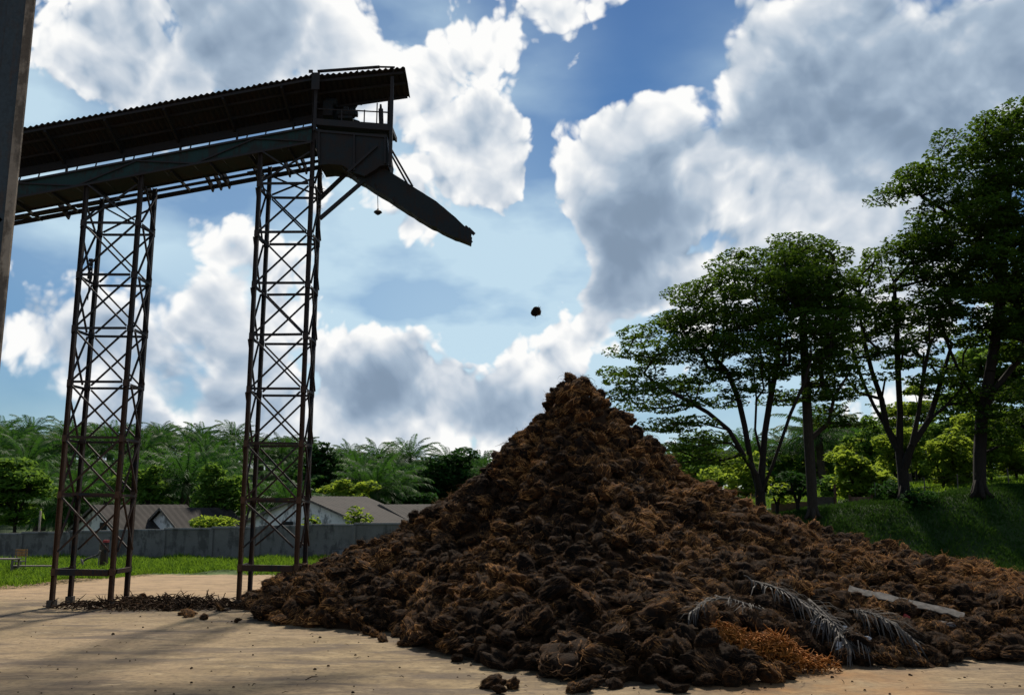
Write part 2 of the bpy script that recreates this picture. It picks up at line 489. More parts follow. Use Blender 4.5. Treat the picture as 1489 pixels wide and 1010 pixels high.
# --- ground
def mat_ground():
    m, k = new_mat('yard_ground')
    big = k.noise(k.pos, .16, 5, .6)
    mid = k.noise(k.mapping(k.pos, (.9, 1.7, 1)), 1.0, 8, .70)
    fine = k.noise(k.pos, 7.0, 6, .7)
    wear = k.noise(k.mapping(k.pos, (.35, 1.8, 1)), .7, 5, .6, .6)
    c = k.mix(k.maprange(mid, .35, .66), (.130, .090, .045, 1), (.33, .245, .128, 1))
    c = k.mix(k.maprange(big, .42, .62, 0, .6, True), c, (.30, .215, .125, 1))
    c = k.mix(k.maprange(wear, .50, .64, 0, .75, True), c, (.080, .060, .045, 1))
    c = k.mix(k.maprange(fine, .48, .74, 0, .75), c, (.06, .045, .034, 1))
    rut = k.noise(k.mapping(k.pos, (.4, 1.7, 1)), 1.5, 6, .66, .9)
    c = k.mix(k.maprange(rut, .56, .66, 0, .55, True), c, (.10, .072, .05, 1))
    pale = k.noise(k.mapping(k.pos, (.7, 1.5, 1)), 1.5, 7, .72)
    c = k.mix(k.maprange(pale, .55, .70, 0, .6, True), c, (.42, .33, .195, 1))
    crack = k.voro(k.vmath('ADD', k.pos, k.vmath('SCALE', k.noise(k.pos, 1.5, 4, .6, out='Color'), .5)), .55, 'DISTANCE_TO_EDGE')
    c = k.mix(k.maprange(crack, .0, .012, .12, 0), c, (.045, .035, .028, 1))
    sp = k.node('ShaderNodeSeparateXYZ'); k.l.new(k.pos, sp.inputs[0])
    edge = k.noise(k.pos, .5, 4, .6)
    # rust-orange soil by the heap's right-hand foot, brown soil round the tower feet
    og = k.vmath('DISTANCE', k.pos, (5.5, 17.6, 0), out=1)
    c = k.mix(k.math('MULTIPLY', k.maprange(og, 3.6, .6, 0, .75, True), k.maprange(edge, .35, .6)), c, (.36, .17, .045, 1))
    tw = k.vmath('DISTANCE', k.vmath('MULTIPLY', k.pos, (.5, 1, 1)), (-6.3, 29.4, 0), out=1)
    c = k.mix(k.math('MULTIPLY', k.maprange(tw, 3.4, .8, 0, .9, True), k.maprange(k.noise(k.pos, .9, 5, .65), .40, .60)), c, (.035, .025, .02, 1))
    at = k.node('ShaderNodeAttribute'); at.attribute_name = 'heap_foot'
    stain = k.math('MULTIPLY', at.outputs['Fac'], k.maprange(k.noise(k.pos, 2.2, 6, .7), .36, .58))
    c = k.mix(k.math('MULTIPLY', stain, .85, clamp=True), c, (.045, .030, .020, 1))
    # sandier strip just in front of the grass
    sd = k.math('MULTIPLY', k.maprange(sp.outputs[1], 30, 34, 0, .75, True), k.maprange(mid, .3, .55))
    c = k.mix(sd, c, (.40, .27, .15, 1))
    # beyond the yard: green
    gy = k.math('ADD', sp.outputs[1], k.math('MULTIPLY', edge, 3.0))
    gg = k.noise(k.pos, 1.2, 5, .6)
    gc = k.mix(gg, (.035, .075, .012, 1), (.075, .13, .022, 1))
    c = k.mix(k.maprange(k.math('ADD', gy, k.math('MULTIPLY', fine, 2.0)), 44.2, 45.2, 0, 1, True), c, gc)
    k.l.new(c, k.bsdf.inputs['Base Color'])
    k.bsdf.inputs['Roughness'].default_value = .92
    h = k.math('ADD', k.math('MULTIPLY', mid, .7), k.math('MULTIPLY', fine, .4))
    k.l.new(k.bump(h, .9, .06), k.bsdf.inputs['Normal'])
    return m
M['ground'] = mat_ground()
def mat_turf(name, a, b, s):
    m, k = new_mat(name)
    n = k.noise(k.pos, .5, 5, .6); f = k.noise(k.pos, 9, 4, .65)
    c = k.mix(k.maprange(n, .3, .7), a + (1,), b + (1,))
    c = k.mix(k.maprange(f, .4, .75, 0, .6), c, s + (1,))
    k.l.new(c, k.bsdf.inputs['Base Color']); k.bsdf.inputs['Roughness'].default_value = .95
    k.l.new(k.bump(f, .6, .06), k.bsdf.inputs['Normal'])
    return m
M['hill'] = mat_turf('hill_cover', (.02, .045, .014), (.045, .085, .022), (.015, .03, .01))
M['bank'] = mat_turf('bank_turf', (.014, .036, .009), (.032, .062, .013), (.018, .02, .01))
# ------------------------------------------------------------------ ground, hills, bank
BX = [-60, 2, 7, 12, 16, 28, 60, 140]
BZ = [0, 0, .9, 2.0, 2.75, 4.05, 6.0, 8.0]
HX = [-300, -140, -80, -54, -32, -15, 20, 60, 140, 300]
HZ = [6.0, 7.2, 8.6, 10.0, 6.8, 4.6, 2.6, 4.0, 8.0, 9.0]
def sstep(t): t = np.clip(t, 0, 1); return t * t * (3 - 2 * t)
def wob(x, y, s=1.0, ph=0.0):
    return (np.sin(x * .9 * s + 1.3 + ph) * np.cos(y * 1.1 * s - .7 + ph) + .5 * np.sin(x * 2.3 * s - y * 1.7 * s + ph) + .25 * np.sin(x * 5.1 * s + y * 4.3 * s))
def bank_z(x, y):
    x = np.asarray(x, float); y = np.asarray(y, float)
    T = np.interp(x, BX, BZ)
    prof = sstep((y - 43.0 - .4 * np.sin(x * .7) - .25 * np.sin(x * 2.1)) / 6.6)
    return T * prof + .05 * wob(x, y) * prof + .012 * np.clip(y - 50, 0, 60) * sstep(x / 12)
def hill_z(x, y):
    x = np.asarray(x, float); y = np.asarray(y, float)
    A = np.interp(x, HX, HZ)
    return A * sstep((y - 64) / 82.0) + .18 * wob(x, y, .22) * sstep((y - 64) / 20) - .06
def terrain_z(x, y):
    return np.maximum(np.maximum(bank_z(x, y), hill_z(x, y)), 0)

def grid_mesh(name, xs, ys, fz, mat, smooth=True):
    X, Y = np.meshgrid(xs, ys)
    Z = fz(X, Y)
    v = np.stack([X.ravel(), Y.ravel(), Z.ravel()], 1)
    nx = len(xs); i, j = np.meshgrid(np.arange(nx - 1), np.arange(len(ys) - 1))
    a = (j * nx + i).ravel()
    f = np.stack([a, a + 1, a + nx + 1, a + nx], 1)
    return np_mesh(name, v, f, mat, smooth=smooth)

def yard_z(X, Y):
    near = np.exp(-((np.abs(X) / 60) ** 4)) * np.exp(-((np.abs(Y - 20) / 60) ** 4))
    return (.018 * wob(X, Y, .5) + .010 * wob(X, Y, 1.7, 2.0)) * near - .02
xs = np.concatenate([[-2500, -900, -300, -120], np.arange(-60, 60.1, .5), [120, 300, 900, 2500]])
ys = np.concatenate([[-500, -150, -40, -10], np.arange(0, 62.1, .5), [80, 120, 300, 900, 2600]])
tag(grid_mesh('ground', xs, ys, yard_z, M['ground']), kind='structure')
xs = np.concatenate([np.arange(-330, -140, 10), np.arange(-140, 141, 3.0), np.arange(150, 331, 10)])
ys = np.concatenate([np.arange(60, 175, 2.5), np.arange(180, 420, 20)])
tag(grid_mesh('hillside', xs, ys, hill_z, M['hill']), kind='structure')
xs = np.concatenate([np.arange(1.0, 44, .35), np.arange(44, 141, 4)])
ys = np.concatenate([np.arange(42.2, 54, .3), np.arange(54, 131, 3.0)])
tag(grid_mesh('grass_bank', xs, ys, lambda X, Y: bank_z(X, Y) - .015 - .3 * sstep((Y - 118) / 12), M['bank']), kind='structure')
# ------------------------------------------------------------------ trestle towers
YN, YF = 29.4, 30.6
def tower(x0, x1, tops, levels, label, shape):
    root = thing('trestle_tower', ((x0 + x1) / 2, (YN + YF) / 2, 0), label, 'tower', 'lattice trestle towers under the conveyor')
    corners = [(x0, YN), (x1, YN), (x1, YF), (x0, YF)]
    wide = .20
    for i, (x, y) in enumerate(corners):
        m = MB()
        top = tops[i]
        wx = wide * (.9 if i in (0, 3) else 1.0)
        m.box((x, y, top / 2), (wx * .55, .012, top))                     # web
        for s in (-1, 1):
            m.box((x + s * (wx * .275 + .006), y, top / 2), (.013, .15, top))   # flanges
        for z in levels:                                                         # splice plates that read as knuckles
            m.box((x, y - .083, z), (wx * .80, .014, .22)); m.box((x, y + .083, z), (wx * .80, .014, .22))
            for s in (-1, 1):
                m.box((x + s * (wx * .275 + .022), y, z), (.016, .11, .14))
        l = m.build('leg', M['rusty'] if i in (0, 1) else M['steel'], root)
        b = MB()
        b.box((x, y, .04), (.24, .23, .30), rot=(0, 0, .05 * i))
        b.build('footing', M['block'], l)
    sides = [(0, 1), (3, 2), (0, 3), (1, 2)]
    for si, (a, b_) in enumerate(sides):
        pa = np.array(corners[a]); pb = np.array(corners[b_])
        d = (pb - pa) / np.linalg.norm(pb - pa)
        nrm = np.array((d[1], -d[0])) * .075
        if si in (1, 2): nrm = -nrm
        qa, qb = pa + d * .09, pb - d * .09
        m = MB()                                                                  # heavy rail near the ground
        if si in (0, 2, 3):
            o = nrm * (1.0 if si else 1.2)
            m.beam((*(qa + o), levels[0]), (*(qb + o), levels[0] - .03 * (si == 0)), .09, .20 if si == 0 else .14)
            m.build('ground_rail', M['steel'], root)
        lv = levels[1:]
        for z in lv:
            m = MB()
            jz = random.uniform(-.03, .03) + (.0 if si in (0,) else -.06)
            m.angle((*(qa + nrm), z + jz), (*(qb + nrm), z + jz + random.uniform(-.02, .02)), .065, .012)
            m.build('strut', M['steel'], root)
        seq = [levels[0] + .55] + list(lv) + [min(tops[a], tops[b_]) - .25]
        for z0, z1 in zip(seq[:-1], seq[1:]):
            if z1 - z0 < .7: continue
            for f in (0, 1):
                if z0 == seq[0] and f == 1 and si == 2: continue
                m = MB()
                off = nrm * (1.15 + .55 * f)
                za, zb = (z0 + .08, z1 - .08) if f == 0 else (z1 - .08, z0 + .08)
                bend = random.uniform(-.05, .05) if z0 == seq[0] else random.uniform(-.012, .012)
                pm = (qa + qb) / 2 + off; zm = (za + zb) / 2 + bend
                m.beam((*(qa + off), za), (*pm, zm), .055, .055)
                m.beam((*pm, zm), (*(qb + off), zb), .055, .055)
                m.build('diagonal_brace', M['steel'], root)
    return root

def line_z(x):                                   # underside of the conveyor girder along its length
    return 13.53 + (x + 16.8) * .2005
X1a, X1b, X2a, X2b = -14.64, -12.78, -8.70, -6.90
tower(X1a, X1b, [line_z(X1a) + .35, line_z(X1b) + .35, line_z(X1b) - .02, line_z(X1a) - .02],
      [1.07, 3.5, 5.32, 7.15, 8.98, 10.82, 12.64], 'rusty lattice tower under the conveyor, standing clear of the heap on bare soil', 0)
tower(X2a, X2b, [line_z(X2a) + .35, line_z(X2b) + 2.5, line_z(X2b) + .3, line_z(X2a) - .02],
      [1.2, 3.33, 5.15, 6.93, 8.72, 10.49, 12.27, 14.03], 'dark lattice tower under the conveyor head, feet buried in the heap', 1)

# ------------------------------------------------------------------ conveyor gallery
conv = thing('conveyor_gallery', (-8, 30, 14.5), 'long dark inclined conveyor with corrugated roof, head platform and sloping discharge chute', 'conveyor')
XL, XR = -27.0, -6.95
def seg(f, x):                                   # roof edges
    return f[0] + (x + 16.65) * f[1]
RN, RF = (15.95, .199), (15.26, .203)
YRN, YRF = 29.0, 30.85
def corrugated(m, x0, x1, zn, zf, yn, yf, pitch=.20, amp=.032, th=.006, tear=True, rag=0.0):
    n = int((x1 - x0) / (pitch / 6))
    xs_ = np.linspace(x0, x1, n)
    top = []; bot = []
    for i, x in enumerate(xs_):
        w = amp * math.sin(2 * PI * (x - x0) / pitch)
        sheet = int((x - x0) / .82)
        r1 = random.Random(sheet * 17 + 3); jn = (r1.random() - .5) * .05 * rag; jf = (r1.random() - .5) * .16 * rag
        top.append(((x, yn + jn, zn(x) + w), (x, yf + jf, zf(x) + w)))
    v = []
    for (a, b) in top: v += [a, ((a[0] + b[0]) / 2, (a[1] + b[1]) / 2, (a[2] + b[2]) / 2 + .05), b]
    nn = len(top)
    nv = np.array(v)
    low = nv - np.array((0, 0, th))
    fs = []
    for i in range(nn - 1):
        for c in (0, 1):
            a, b = i * 3 + c, i * 3 + c + 1
            fs.append((a, a + 3, b + 3, b))
            o = nn * 3
            fs.append((o + a, o + b, o + b + 3, o + a + 3))
        o = nn * 3
        fs.append((i * 3, o + i * 3, o + i * 3 + 3, i * 3 + 3))
        fs.append((i * 3 + 2, i * 3 + 5, o + i * 3 + 5, o + i * 3 + 2))
    m.add(np.concatenate([nv, low]), fs)
m = MB(); corrugated(m, XL, -6.85, lambda x: seg(RN, x), lambda x: seg(RF, x), YRN, YRF, rag=1.0)
roof = m.build('roof', M['roof'], conv, smooth=False)
for (y, t) in ((YRN + .12, .06), (29.6, .3), (30.25, .62), (YRF - .10, .95)):
    m = MB()
    f = lambda x: seg(RN, x) * (1 - t) + seg(RF, x) * t - .085 + .05 * math.sin(PI * t)
    m.beam((XL, y, f(XL)), (-6.9, y, f(-6.9)), .06, .09)
    m.build('purlin', M['steel'], roof)
for x in np.arange(-26.2, -7.0, 2.02):
    m = MB()
    m.beam((x, YRN + .1, seg(RN, x) - .19), (x, YRF - .05, seg(RF, x) - .17), .07, .12)
    m.build('rafter', M['steel'], roof)
# girder: side plates, floor, chords, posts
dirx = np.array((1, 0, .2005)); 
for y, nm in ((29.32, 0), (30.42, 1)):
    m = MB()
    a = np.array((XL, y, line_z(XL))); b = np.array((XR, y, line_z(XR)))
    hh = .60
    for q in np.arange(XL, XR - .01, 2.01):
        q2 = min(q + 2.01, XR)
        z0, z1 = line_z(q), line_z(q2)
        y2 = y + .012
        m.add([(q, y, z0), (q2, y, z1), (q2, y, z1 + hh), (q, y, z0 + hh), (q, y2, z0), (q2, y2, z1), (q2, y2, z1 + hh), (q, y2, z0 + hh)],
              [(0, 1, 2, 3), (7, 6, 5, 4), (0, 4, 5, 1), (1, 5, 6, 2), (2, 6, 7, 3), (3, 7, 4, 0)])
    sp_ = m.build('side_plate', M['teal'], conv)
    yo = y - .035 if nm == 0 else y + .05
    c = MB()
    for dz in (0.02, hh - .02):
        c.beam((XL, yo, line_z(XL) + dz), (XR, yo, line_z(XR) + dz), .06, .07)
    c.build('chord', M['steel'], sp_)
    for i, x in enumerate(np.arange(XL, XR - 1.9, 2.01)):
        c = MB()
        zz = (.04, hh - .06) if i % 2 == 0 else (hh - .06, .04)
        c.beam((x, yo - .002, line_z(x) + zz[0]), (x + 2.01, yo - .002, line_z(x + 2.01) + zz[1]), .04, .045)
        c.build('lacing', M['steel'], sp_)
m = MB()
for q in np.arange(XL, XR - .01, 1.0):
    q2 = min(q + .99, XR)
    m.add([(q, 29.34, line_z(q) + .03), (q2, 29.34, line_z(q2) + .03), (q2, 30.41, line_z(q2) + .03), (q, 30.41, line_z(q) + .03),
           (q, 29.34, line_z(q) + .09), (q2, 29.34, line_z(q2) + .09), (q2, 30.41, line_z(q2) + .09), (q, 30.41, line_z(q) + .09)],
          [(3, 2, 1, 0), (4, 5, 6, 7), (0, 1, 5, 4), (1, 2, 6, 5), (2, 3, 7, 6), (3, 0, 4, 7)])
floor_ = m.build('trough_floor', M['hopper'], conv)
for x in np.arange(-26.5, -7.2, 1.34):
    m = MB(); m.beam((x, 29.36, line_z(x) - .03), (x, 31.32, line_z(x) - .08), .06, .10); m.build('cross_bearer', M['steel'], floor_)
# eave rails carry the posts that hold the roof up
for y, dz in ((30.62, 0),):
    m = MB()
    if y > 30:
        m.beam((XL, y, line_z(XL) + 1.60), (XR, y, line_z(XR) + 1.52), .05, .32)
    else:
        m.beam((XL, y, line_z(XL) + 1.86), (XR, y, line_z(XR) + 1.82), .06, .10)
    m.build('eave_rail', M['steel'], conv)
for i, x in enumerate(np.arange(-26.2, -7.0, 2.02)):
    m = MB(); m.beam((x + .1, 30.58, line_z(x) + .1), (x + .1, 30.58, seg(RF, x) - .2), .07, .07); m.build('post', M['steel'], conv)
for i, x in enumerate(np.arange(-26.6, -7.2, .673)):
    if i % 3 == 0: continue
    m = MB(); m.beam((x, 30.60, line_z(x) + .45), (x + .22, 30.60, line_z(x) + 1.5), .035, .035); m.build('rail_stay', M['steel'], conv)
# walkway on the far side
wk = MB()
for y, w, h in ((30.72, .05, .10), (31.28, .06, .16)):
    wk.beam((XL, y, line_z(XL) + .02), (XR, y, line_z(XR) - .10), w, h)
wo = wk.build('walkway', M['steel'], conv)
for x0, x1 in ((-27, -14.2), (-9.6, -8.4)):
    for q in np.arange(x0, x1, 1.6):
        m = MB(); m.beam((q, 31.02, line_z(q) + .06), (min(q + 1.57, x1), 31.02, line_z(min(q + 1.57, x1)) + .03), .34, .03)
        m.build('walkway_plank', M['hopper'], wo)
for x in (-16.2, -13.1, -11.0, -10.7, -10.4, -9.3, -8.2, -7.6):
    m = MB(); m.beam((x, 30.66, line_z(x) + .14), (x + .05, 31.36, line_z(x) - .16), .06, .22); m.build('walkway_bracket', M['steel'], wo)

# ---- head house
hb = thing
m = MB(); corrugated(m, -7.05, -3.72, lambda x: 17.84 + (x + 6.95) * .10, lambda x: 17.32 + (x + 6.95) * .155, 29.0, 30.65, rag=.6)
hr = m.build('head_roof', M['roof'], conv)
for (y, t) in ((29.2, .1), (29.8, .5), (30.5, .92)):
    f = lambda x: (17.84 + (x + 6.95) * .10) * (1 - t) + (17.32 + (x + 6.95) * .155) * t - .085 + .05 * math.sin(PI * t)
    m = MB(); m.beam((-7.0, y, f(-7.0)), (-3.8, y, f(-3.8)), .06, .09); m.build('purlin', M['steel'], hr)
m = MB()
pa, pb = P(462, 104, 29.1), P(552, 97.5, 29.1); m.tube([pa, pb], .055, 8)
pc = P(574, 98, 29.1); m.tube([pb, pc], .035, 8)
for q in (P(463, 104, 29.1), P(520, 100.5, 29.1), P(572, 98, 29.1)):
    m.tube([q, q - np.array((0, 0, .22))], .02, 6)
m.build('roof_pipe', M['steel'], hr)
m = MB()                                       # stub of cladding where the two roofs meet
c = P(459, 118, 28.98); m.box(c, (.28, .03, .62)); c = P(452, 104, 28.97); m.box(c, (.14, .05, .10))
m.build('joint_plate', M['steel'], hr)
# posts of the head house
def pzpost(u, v0, v1, Y, w, nm='head_post'):
    m = MB(); a = P(u, v0, Y); b = P(u, v1, Y); b[0] = a[0] = (a[0] + b[0]) / 2
    m.beam(a, b, w, w); return m.build(nm, M['steel'], conv)
pzpost(459, 108, 190, 29.2, .10)
pzpost(569, 112, 242, 29.2, .11)
pzpost(459, 118, 190, 30.5, .08)
pzpost(565, 140, 240, 30.5, .10)
XHL, XHR = -6.98, -4.17
# enclosure of the gearbox side: an apron of plate hung under the roof
m = MB()
q = [P(462, 133, 30.55), P(520, 126, 30.55), P(521, 152, 30.55), P(517, 158, 30.55), P(519, 166, 30.55), P(511, 172, 30.55), P(523, 176, 30.55), P(523, 184, 30.55), P(462, 184, 30.55)]
q2 = [p + np.array((0, .02, 0)) for p in q]; n_ = len(q)
m.add(q + q2, [tuple(range(n_ - 1, -1, -1)), tuple(range(n_, 2 * n_))] + [(i, (i + 1) % n_, n_ + (i + 1) % n_, n_ + i) for i in range(n_)])
m.build('rear_cladding', M['hopper'], conv)
m = MB()                                       # gearbox and motor on the platform
c = P(478, 160, 30.0); m.box(c, (.34, .34, .55)); m.tube([c + (-.1, 0, .27), c + (.28, 0, .27)], .17, 14)
c = P(503, 166, 30.0); m.tube([c + (-.3, 0, 0), c + (.30, 0, 0)], .16, 16); m.box(c + (0, 0, -.17), (.5, .3, .08))
for s in np.linspace(-.22, .22, 7): m.tube([c + (s, 0, 0), c + (s + .015, 0, 0)], .185, 16)
m.tube([c + (.30, 0, 0), c + (.42, 0, 0)], .11, 12); m.box(c + (0, 0, .2), (.16, .14, .12))
m.build('drive_motor', M['hopper'], conv)
m = MB()                                       # steel cylinder beside the rail
a, b = P(553.5, 152, 29.9), P(554.5, 183, 29.9)
m.tube([a, a + (b - a) * .2, a + (b - a) * .22, a + (b - a) * .97, b], [.035, .05, .085, .085, .06], 10)
m.build('take_up_screw', M['steel'], conv)
# platform
pl0 = P(455, 177, 29.2); pl1 = P(565, 186, 29.2)
m = MB()
m.beam(pl0 + (0, 0, 0), (XHR, 29.2, pl1[2]), .08, .22)
m.beam((XHL, 30.55, pl0[2] + .16), (XHR, 30.55, pl1[2] + .16), .06, .14)
m.beam((XHR, 29.25, pl1[2]), (XHR, 30.5, pl1[2] + .1), .06, .16)
for i in range(7):
    y = 29.33 + i * .19
    m.beam((XHL + .05, y, pl0[2] + .13), (XHR - .03, y, pl1[2] + .15), .16, .03)
pf = m.build('head_platform', M['steel'], conv)
m = MB()
for Y, vs in ((29.22, (160.5, 163.5)), (30.5, (159, 164))):
    a = P(461, vs[0] - 2, Y); b = P(566, vs[1], Y); m.tube([a, b], .022, 6)
for u, Y in ((548.5, 30.5), (497, 29.22), (530, 29.22)):
    a = P(u, 150 if Y > 30 else 160, Y); b = P(u, 186, Y); b[0] = a[0]; m.tube([a, b], .022, 6)
m.build('guard_rail', M['steel'], pf)
# hopper body below the platform
zt0, zt1 = pl0[2] - .12, pl1[2] - .12
def plate_solid(m, front, depth0, depth1):
    n = len(front)
    a = [np.array((p[0], depth0, p[2])) for p in front]; b = [np.array((p[0], depth1, p[2])) for p in front]
    m.add(a + b, [tuple(range(n - 1, -1, -1)), tuple(range(n, 2 * n))] + [(i, (i + 1) % n, n + (i + 1) % n, n + i) for i in range(n)])
m = MB()
front = [P(u, v, 29.25) for u, v in ((457, 186), (470, 189), (500, 192), (530, 194), (562, 195), (564, 215), (566, 228), (564, 240), (553, 241), (545, 247), (530, 256), (512, 250), (503, 243), (497, 240), (478, 238.5), (464, 240), (461, 225))]
plate_solid(m, front, 29.25, 30.45)
hp = m.build('hopper', M['hopper'], conv)
for us in ((464, 192, 464, 236), (515, 195, 515, 248), (560, 197, 560, 238)):
    m = MB(); a, b = P(us[0], us[1], 29.22), P(us[2], us[3], 29.22); m.beam(a, b, .06, .05); m.build('stiffener', M['steel'], hp)
m = MB(); m.beam(P(458, 190, 29.23), P(563, 199, 29.23), .05, .08); m.build('stiffener', M['steel'], hp)
m = MB()                                        # rags of fibre caught on the steel
for (u, v) in ((468, 238), (466, 250), (465, 262), (467, 275), (463, 300), (565, 225), (567, 232), (563, 241), (520, 253), (512, 250), (534, 262), (546, 270), (574, 291)):
    for j in range(14):
        p = P(u + random.gauss(0, 1.2), v + random.gauss(0, 2.5), 29.3 + random.random() * .8)
        d = np.array((random.gauss(0, .06), random.gauss(0, .06), -random.uniform(.05, .22)))
        m.tube([p, p + d * .5 + np.array((random.gauss(0, .03), 0, 0)), p + d], [.008, .007, .003], 4)
m.build('snagged_fibre', M['bunch'], hp)
# chute: an open trough of plate
def chute():
    outline_b = [(497, 243), (527, 263), (584, 299), (620, 322), (655, 340), (684, 351)]
    outline_t = [(540, 236), (556, 242), (600, 270), (634, 291), (662, 314), (688, 339)]
    m = MB()
    Ya, Yb = 29.45, 30.25
    n = 26
    def edge(lst, t):
        s = t * (len(lst) - 1); i = min(int(s), len(lst) - 2); f = s - i
        a = np.array(lst[i]) * (1 - f) + np.array(lst[i + 1]) * f
        return a
    rows = []
    for i in range(n):
        t = i / (n - 1)
        b = edge(outline_b, t); tp = edge(outline_t, t)
        if i == n - 1: tp = tp + (-2.5, -1.0)
        jag = random.uniform(-.7, .7)
        nar = 1 - .45 * t
        ym = (Ya + Yb) / 2; hw = (Yb - Ya) / 2 * nar
        pb = P(b[0], b[1] + jag, Ya); pt = P(tp[0], tp[1] + jag * .3, Ya)
        rows.append([np.array((pt[0], ym - hw, pt[2])), np.array((pb[0], ym - hw, pb[2])), np.array((pb[0], ym + hw, pb[2])), np.array((pt[0], ym + hw, pt[2]))])
    v = []; fs = []
    for r in rows: v += r
    for i in range(n - 1):
        for c in range(3): fs.append((i * 4 + c, i * 4 + c + 1, i * 4 + 5 + c, i * 4 + 4 + c))
    nv = len(v)
    off = []
    for r in rows:
        off += [r[0] + (0, .012, 0), r[1] + (0.004, .012, .015), r[2] + (0.004, -.012, .015), r[3] + (0, -.012, 0)]
    for i in range(n - 1):
        for c in range(3): fs.append((nv + i * 4 + c, nv + i * 4 + 4 + c, nv + i * 4 + 5 + c, nv + i * 4 + c + 1))
        for c in (0, 3):
            fs.append((i * 4 + c, i * 4 + 4 + c, nv + i * 4 + 4 + c, nv + i * 4 + c))
    for e in (0, n - 1):
        for c in range(3):
            fs.append((e * 4 + c, e * 4 + c + 1, nv + e * 4 + c + 1, nv + e * 4 + c))
    m.add(v + off, fs)
    return m
ch = chute().build('discharge_chute', M['hopper'], conv)
m = MB()                                        # torn lip
for (u0, v0, u1, v1) in ((681, 332, 690, 341), (682, 348, 686, 353), (676, 329, 683, 335)):
    a, b = P(u0, v0, 29.65), P(u1, v1, 29.7); m.beam(a, b, .03, .11)
m.build('torn_lip', M['steel'], ch)
for i, Y in enumerate((29.45, 30.2)):
    m = MB(); m.tube([P(566 - i * 1, 212 + i * 6, 29.3 + i * .9), P(600 - i * 5, 271 + 1 * i, Y)], .035, 8); m.build('hanger_rod', M['steel'], ch)
for i, (a, b) in enumerate((((465, 289), (506, 250)), ((465, 318), (530, 262)))):
    m = MB(); m.beam(P(*a, 29.5 + .8 * (1 - i)), P(*b, 29.55 + .6 * (1 - i)), .12, .12); m.build('knee_brace', M['steel'], conv)
m = MB(); m.beam(P(506, 250, 29.2), P(548, 212, 29.2), .06, .08); m.build('knee_brace', M['steel'], conv)

# hanging lamp
lp = P(549.5, 309, 29.9)
lamp = thing('hanging_lamp', lp, 'small dark pendant lamp hanging on a cord below the chute', 'lamp')
m = MB(); m.tube([lp + (0, 0, .12), P(549, 276, 29.9)], .012, 6); m.build('cord', M['cable'], lamp)
m = MB(); m.tube([lp + (0, 0, .14), lp + (0, 0, .09), lp + (0, 0, .04), lp + (0, 0, .0)], [.02, .05, .13, .15], 14)
m.build('lamp_shade', M['steel'], lamp)
m = MB(); m.tube([lp + (0, 0, -.002), lp + (0, 0, -.05), lp + (0, 0, -.09)], [.13, .09, .03], 12); m.build('lens', M['hopper'], lamp)

# bits fixed to the left tower: a hoist block on a chain
hx = P(131, 395, 29.9)
hk = thing('chain_hoist', hx, 'chain hoist with hook hanging inside the tower that stands clear of the heap', 'hoist')
m = MB(); m.tube([hx + (0, 0, .42), hx + (0, 0, -1.0)], .02, 6); m.tube([hx + (.05, 0, .42), hx + (.07, 0, -.25)], .025, 6); m.build('chain', M['steel'], hk)
m = MB()
for s in range(5): m.box(hx + (.0, 0, .40 - s * .15), (.12, .1, .11), rot=(0, .3 * (s % 2), 0))
m.build('hoist_block', M['steel'], hk)

# ------------------------------------------------------------------ near building corner at the left edge
bc = thing('building_corner', (-5.3, 9.1, 0), 'pale worn corner post and dark cladding of the near building at the left edge', 'building')
m = MB(); m.box((-5.270, 9.012, 5.5), (.094, .03, 11.0)); po = m.build('corner_post', M['post'], bc)
m = MB()
xs_ = np.arange(-12.0, -5.34, .02)
pts = [(x, 9.10 + .02 * math.sin((x + 12) * 2 * PI / .25)) for x in xs_]
v = [(x, y, 0) for x, y in pts] + [(x, y, 11) for x, y in pts] + [(x, y + .01, 0) for x, y in pts] + [(x, y + .01, 11) for x, y in pts]
n_ = len(pts)
fs = [(i, i + 1, n_ + i + 1, n_ + i) for i in range(n_ - 1)] + [(2 * n_ + i, 3 * n_ + i, 3 * n_ + i + 1, 2 * n_ + i + 1) for i in range(n_ - 1)]
m.add(v, fs); m.build('cladding', M['cladding'], bc)
m = MB(); m.beam((-5.36, 9.04, 6.22), (-6.4, 9.04, 5.2), .05, .05); m.build('diagonal_brace', M['steel'], bc)
m = MB(); m.box((-5.422, 9.04, 5.5), (.20, .05, 11)); m.build('flange', M['cladding'], bc)
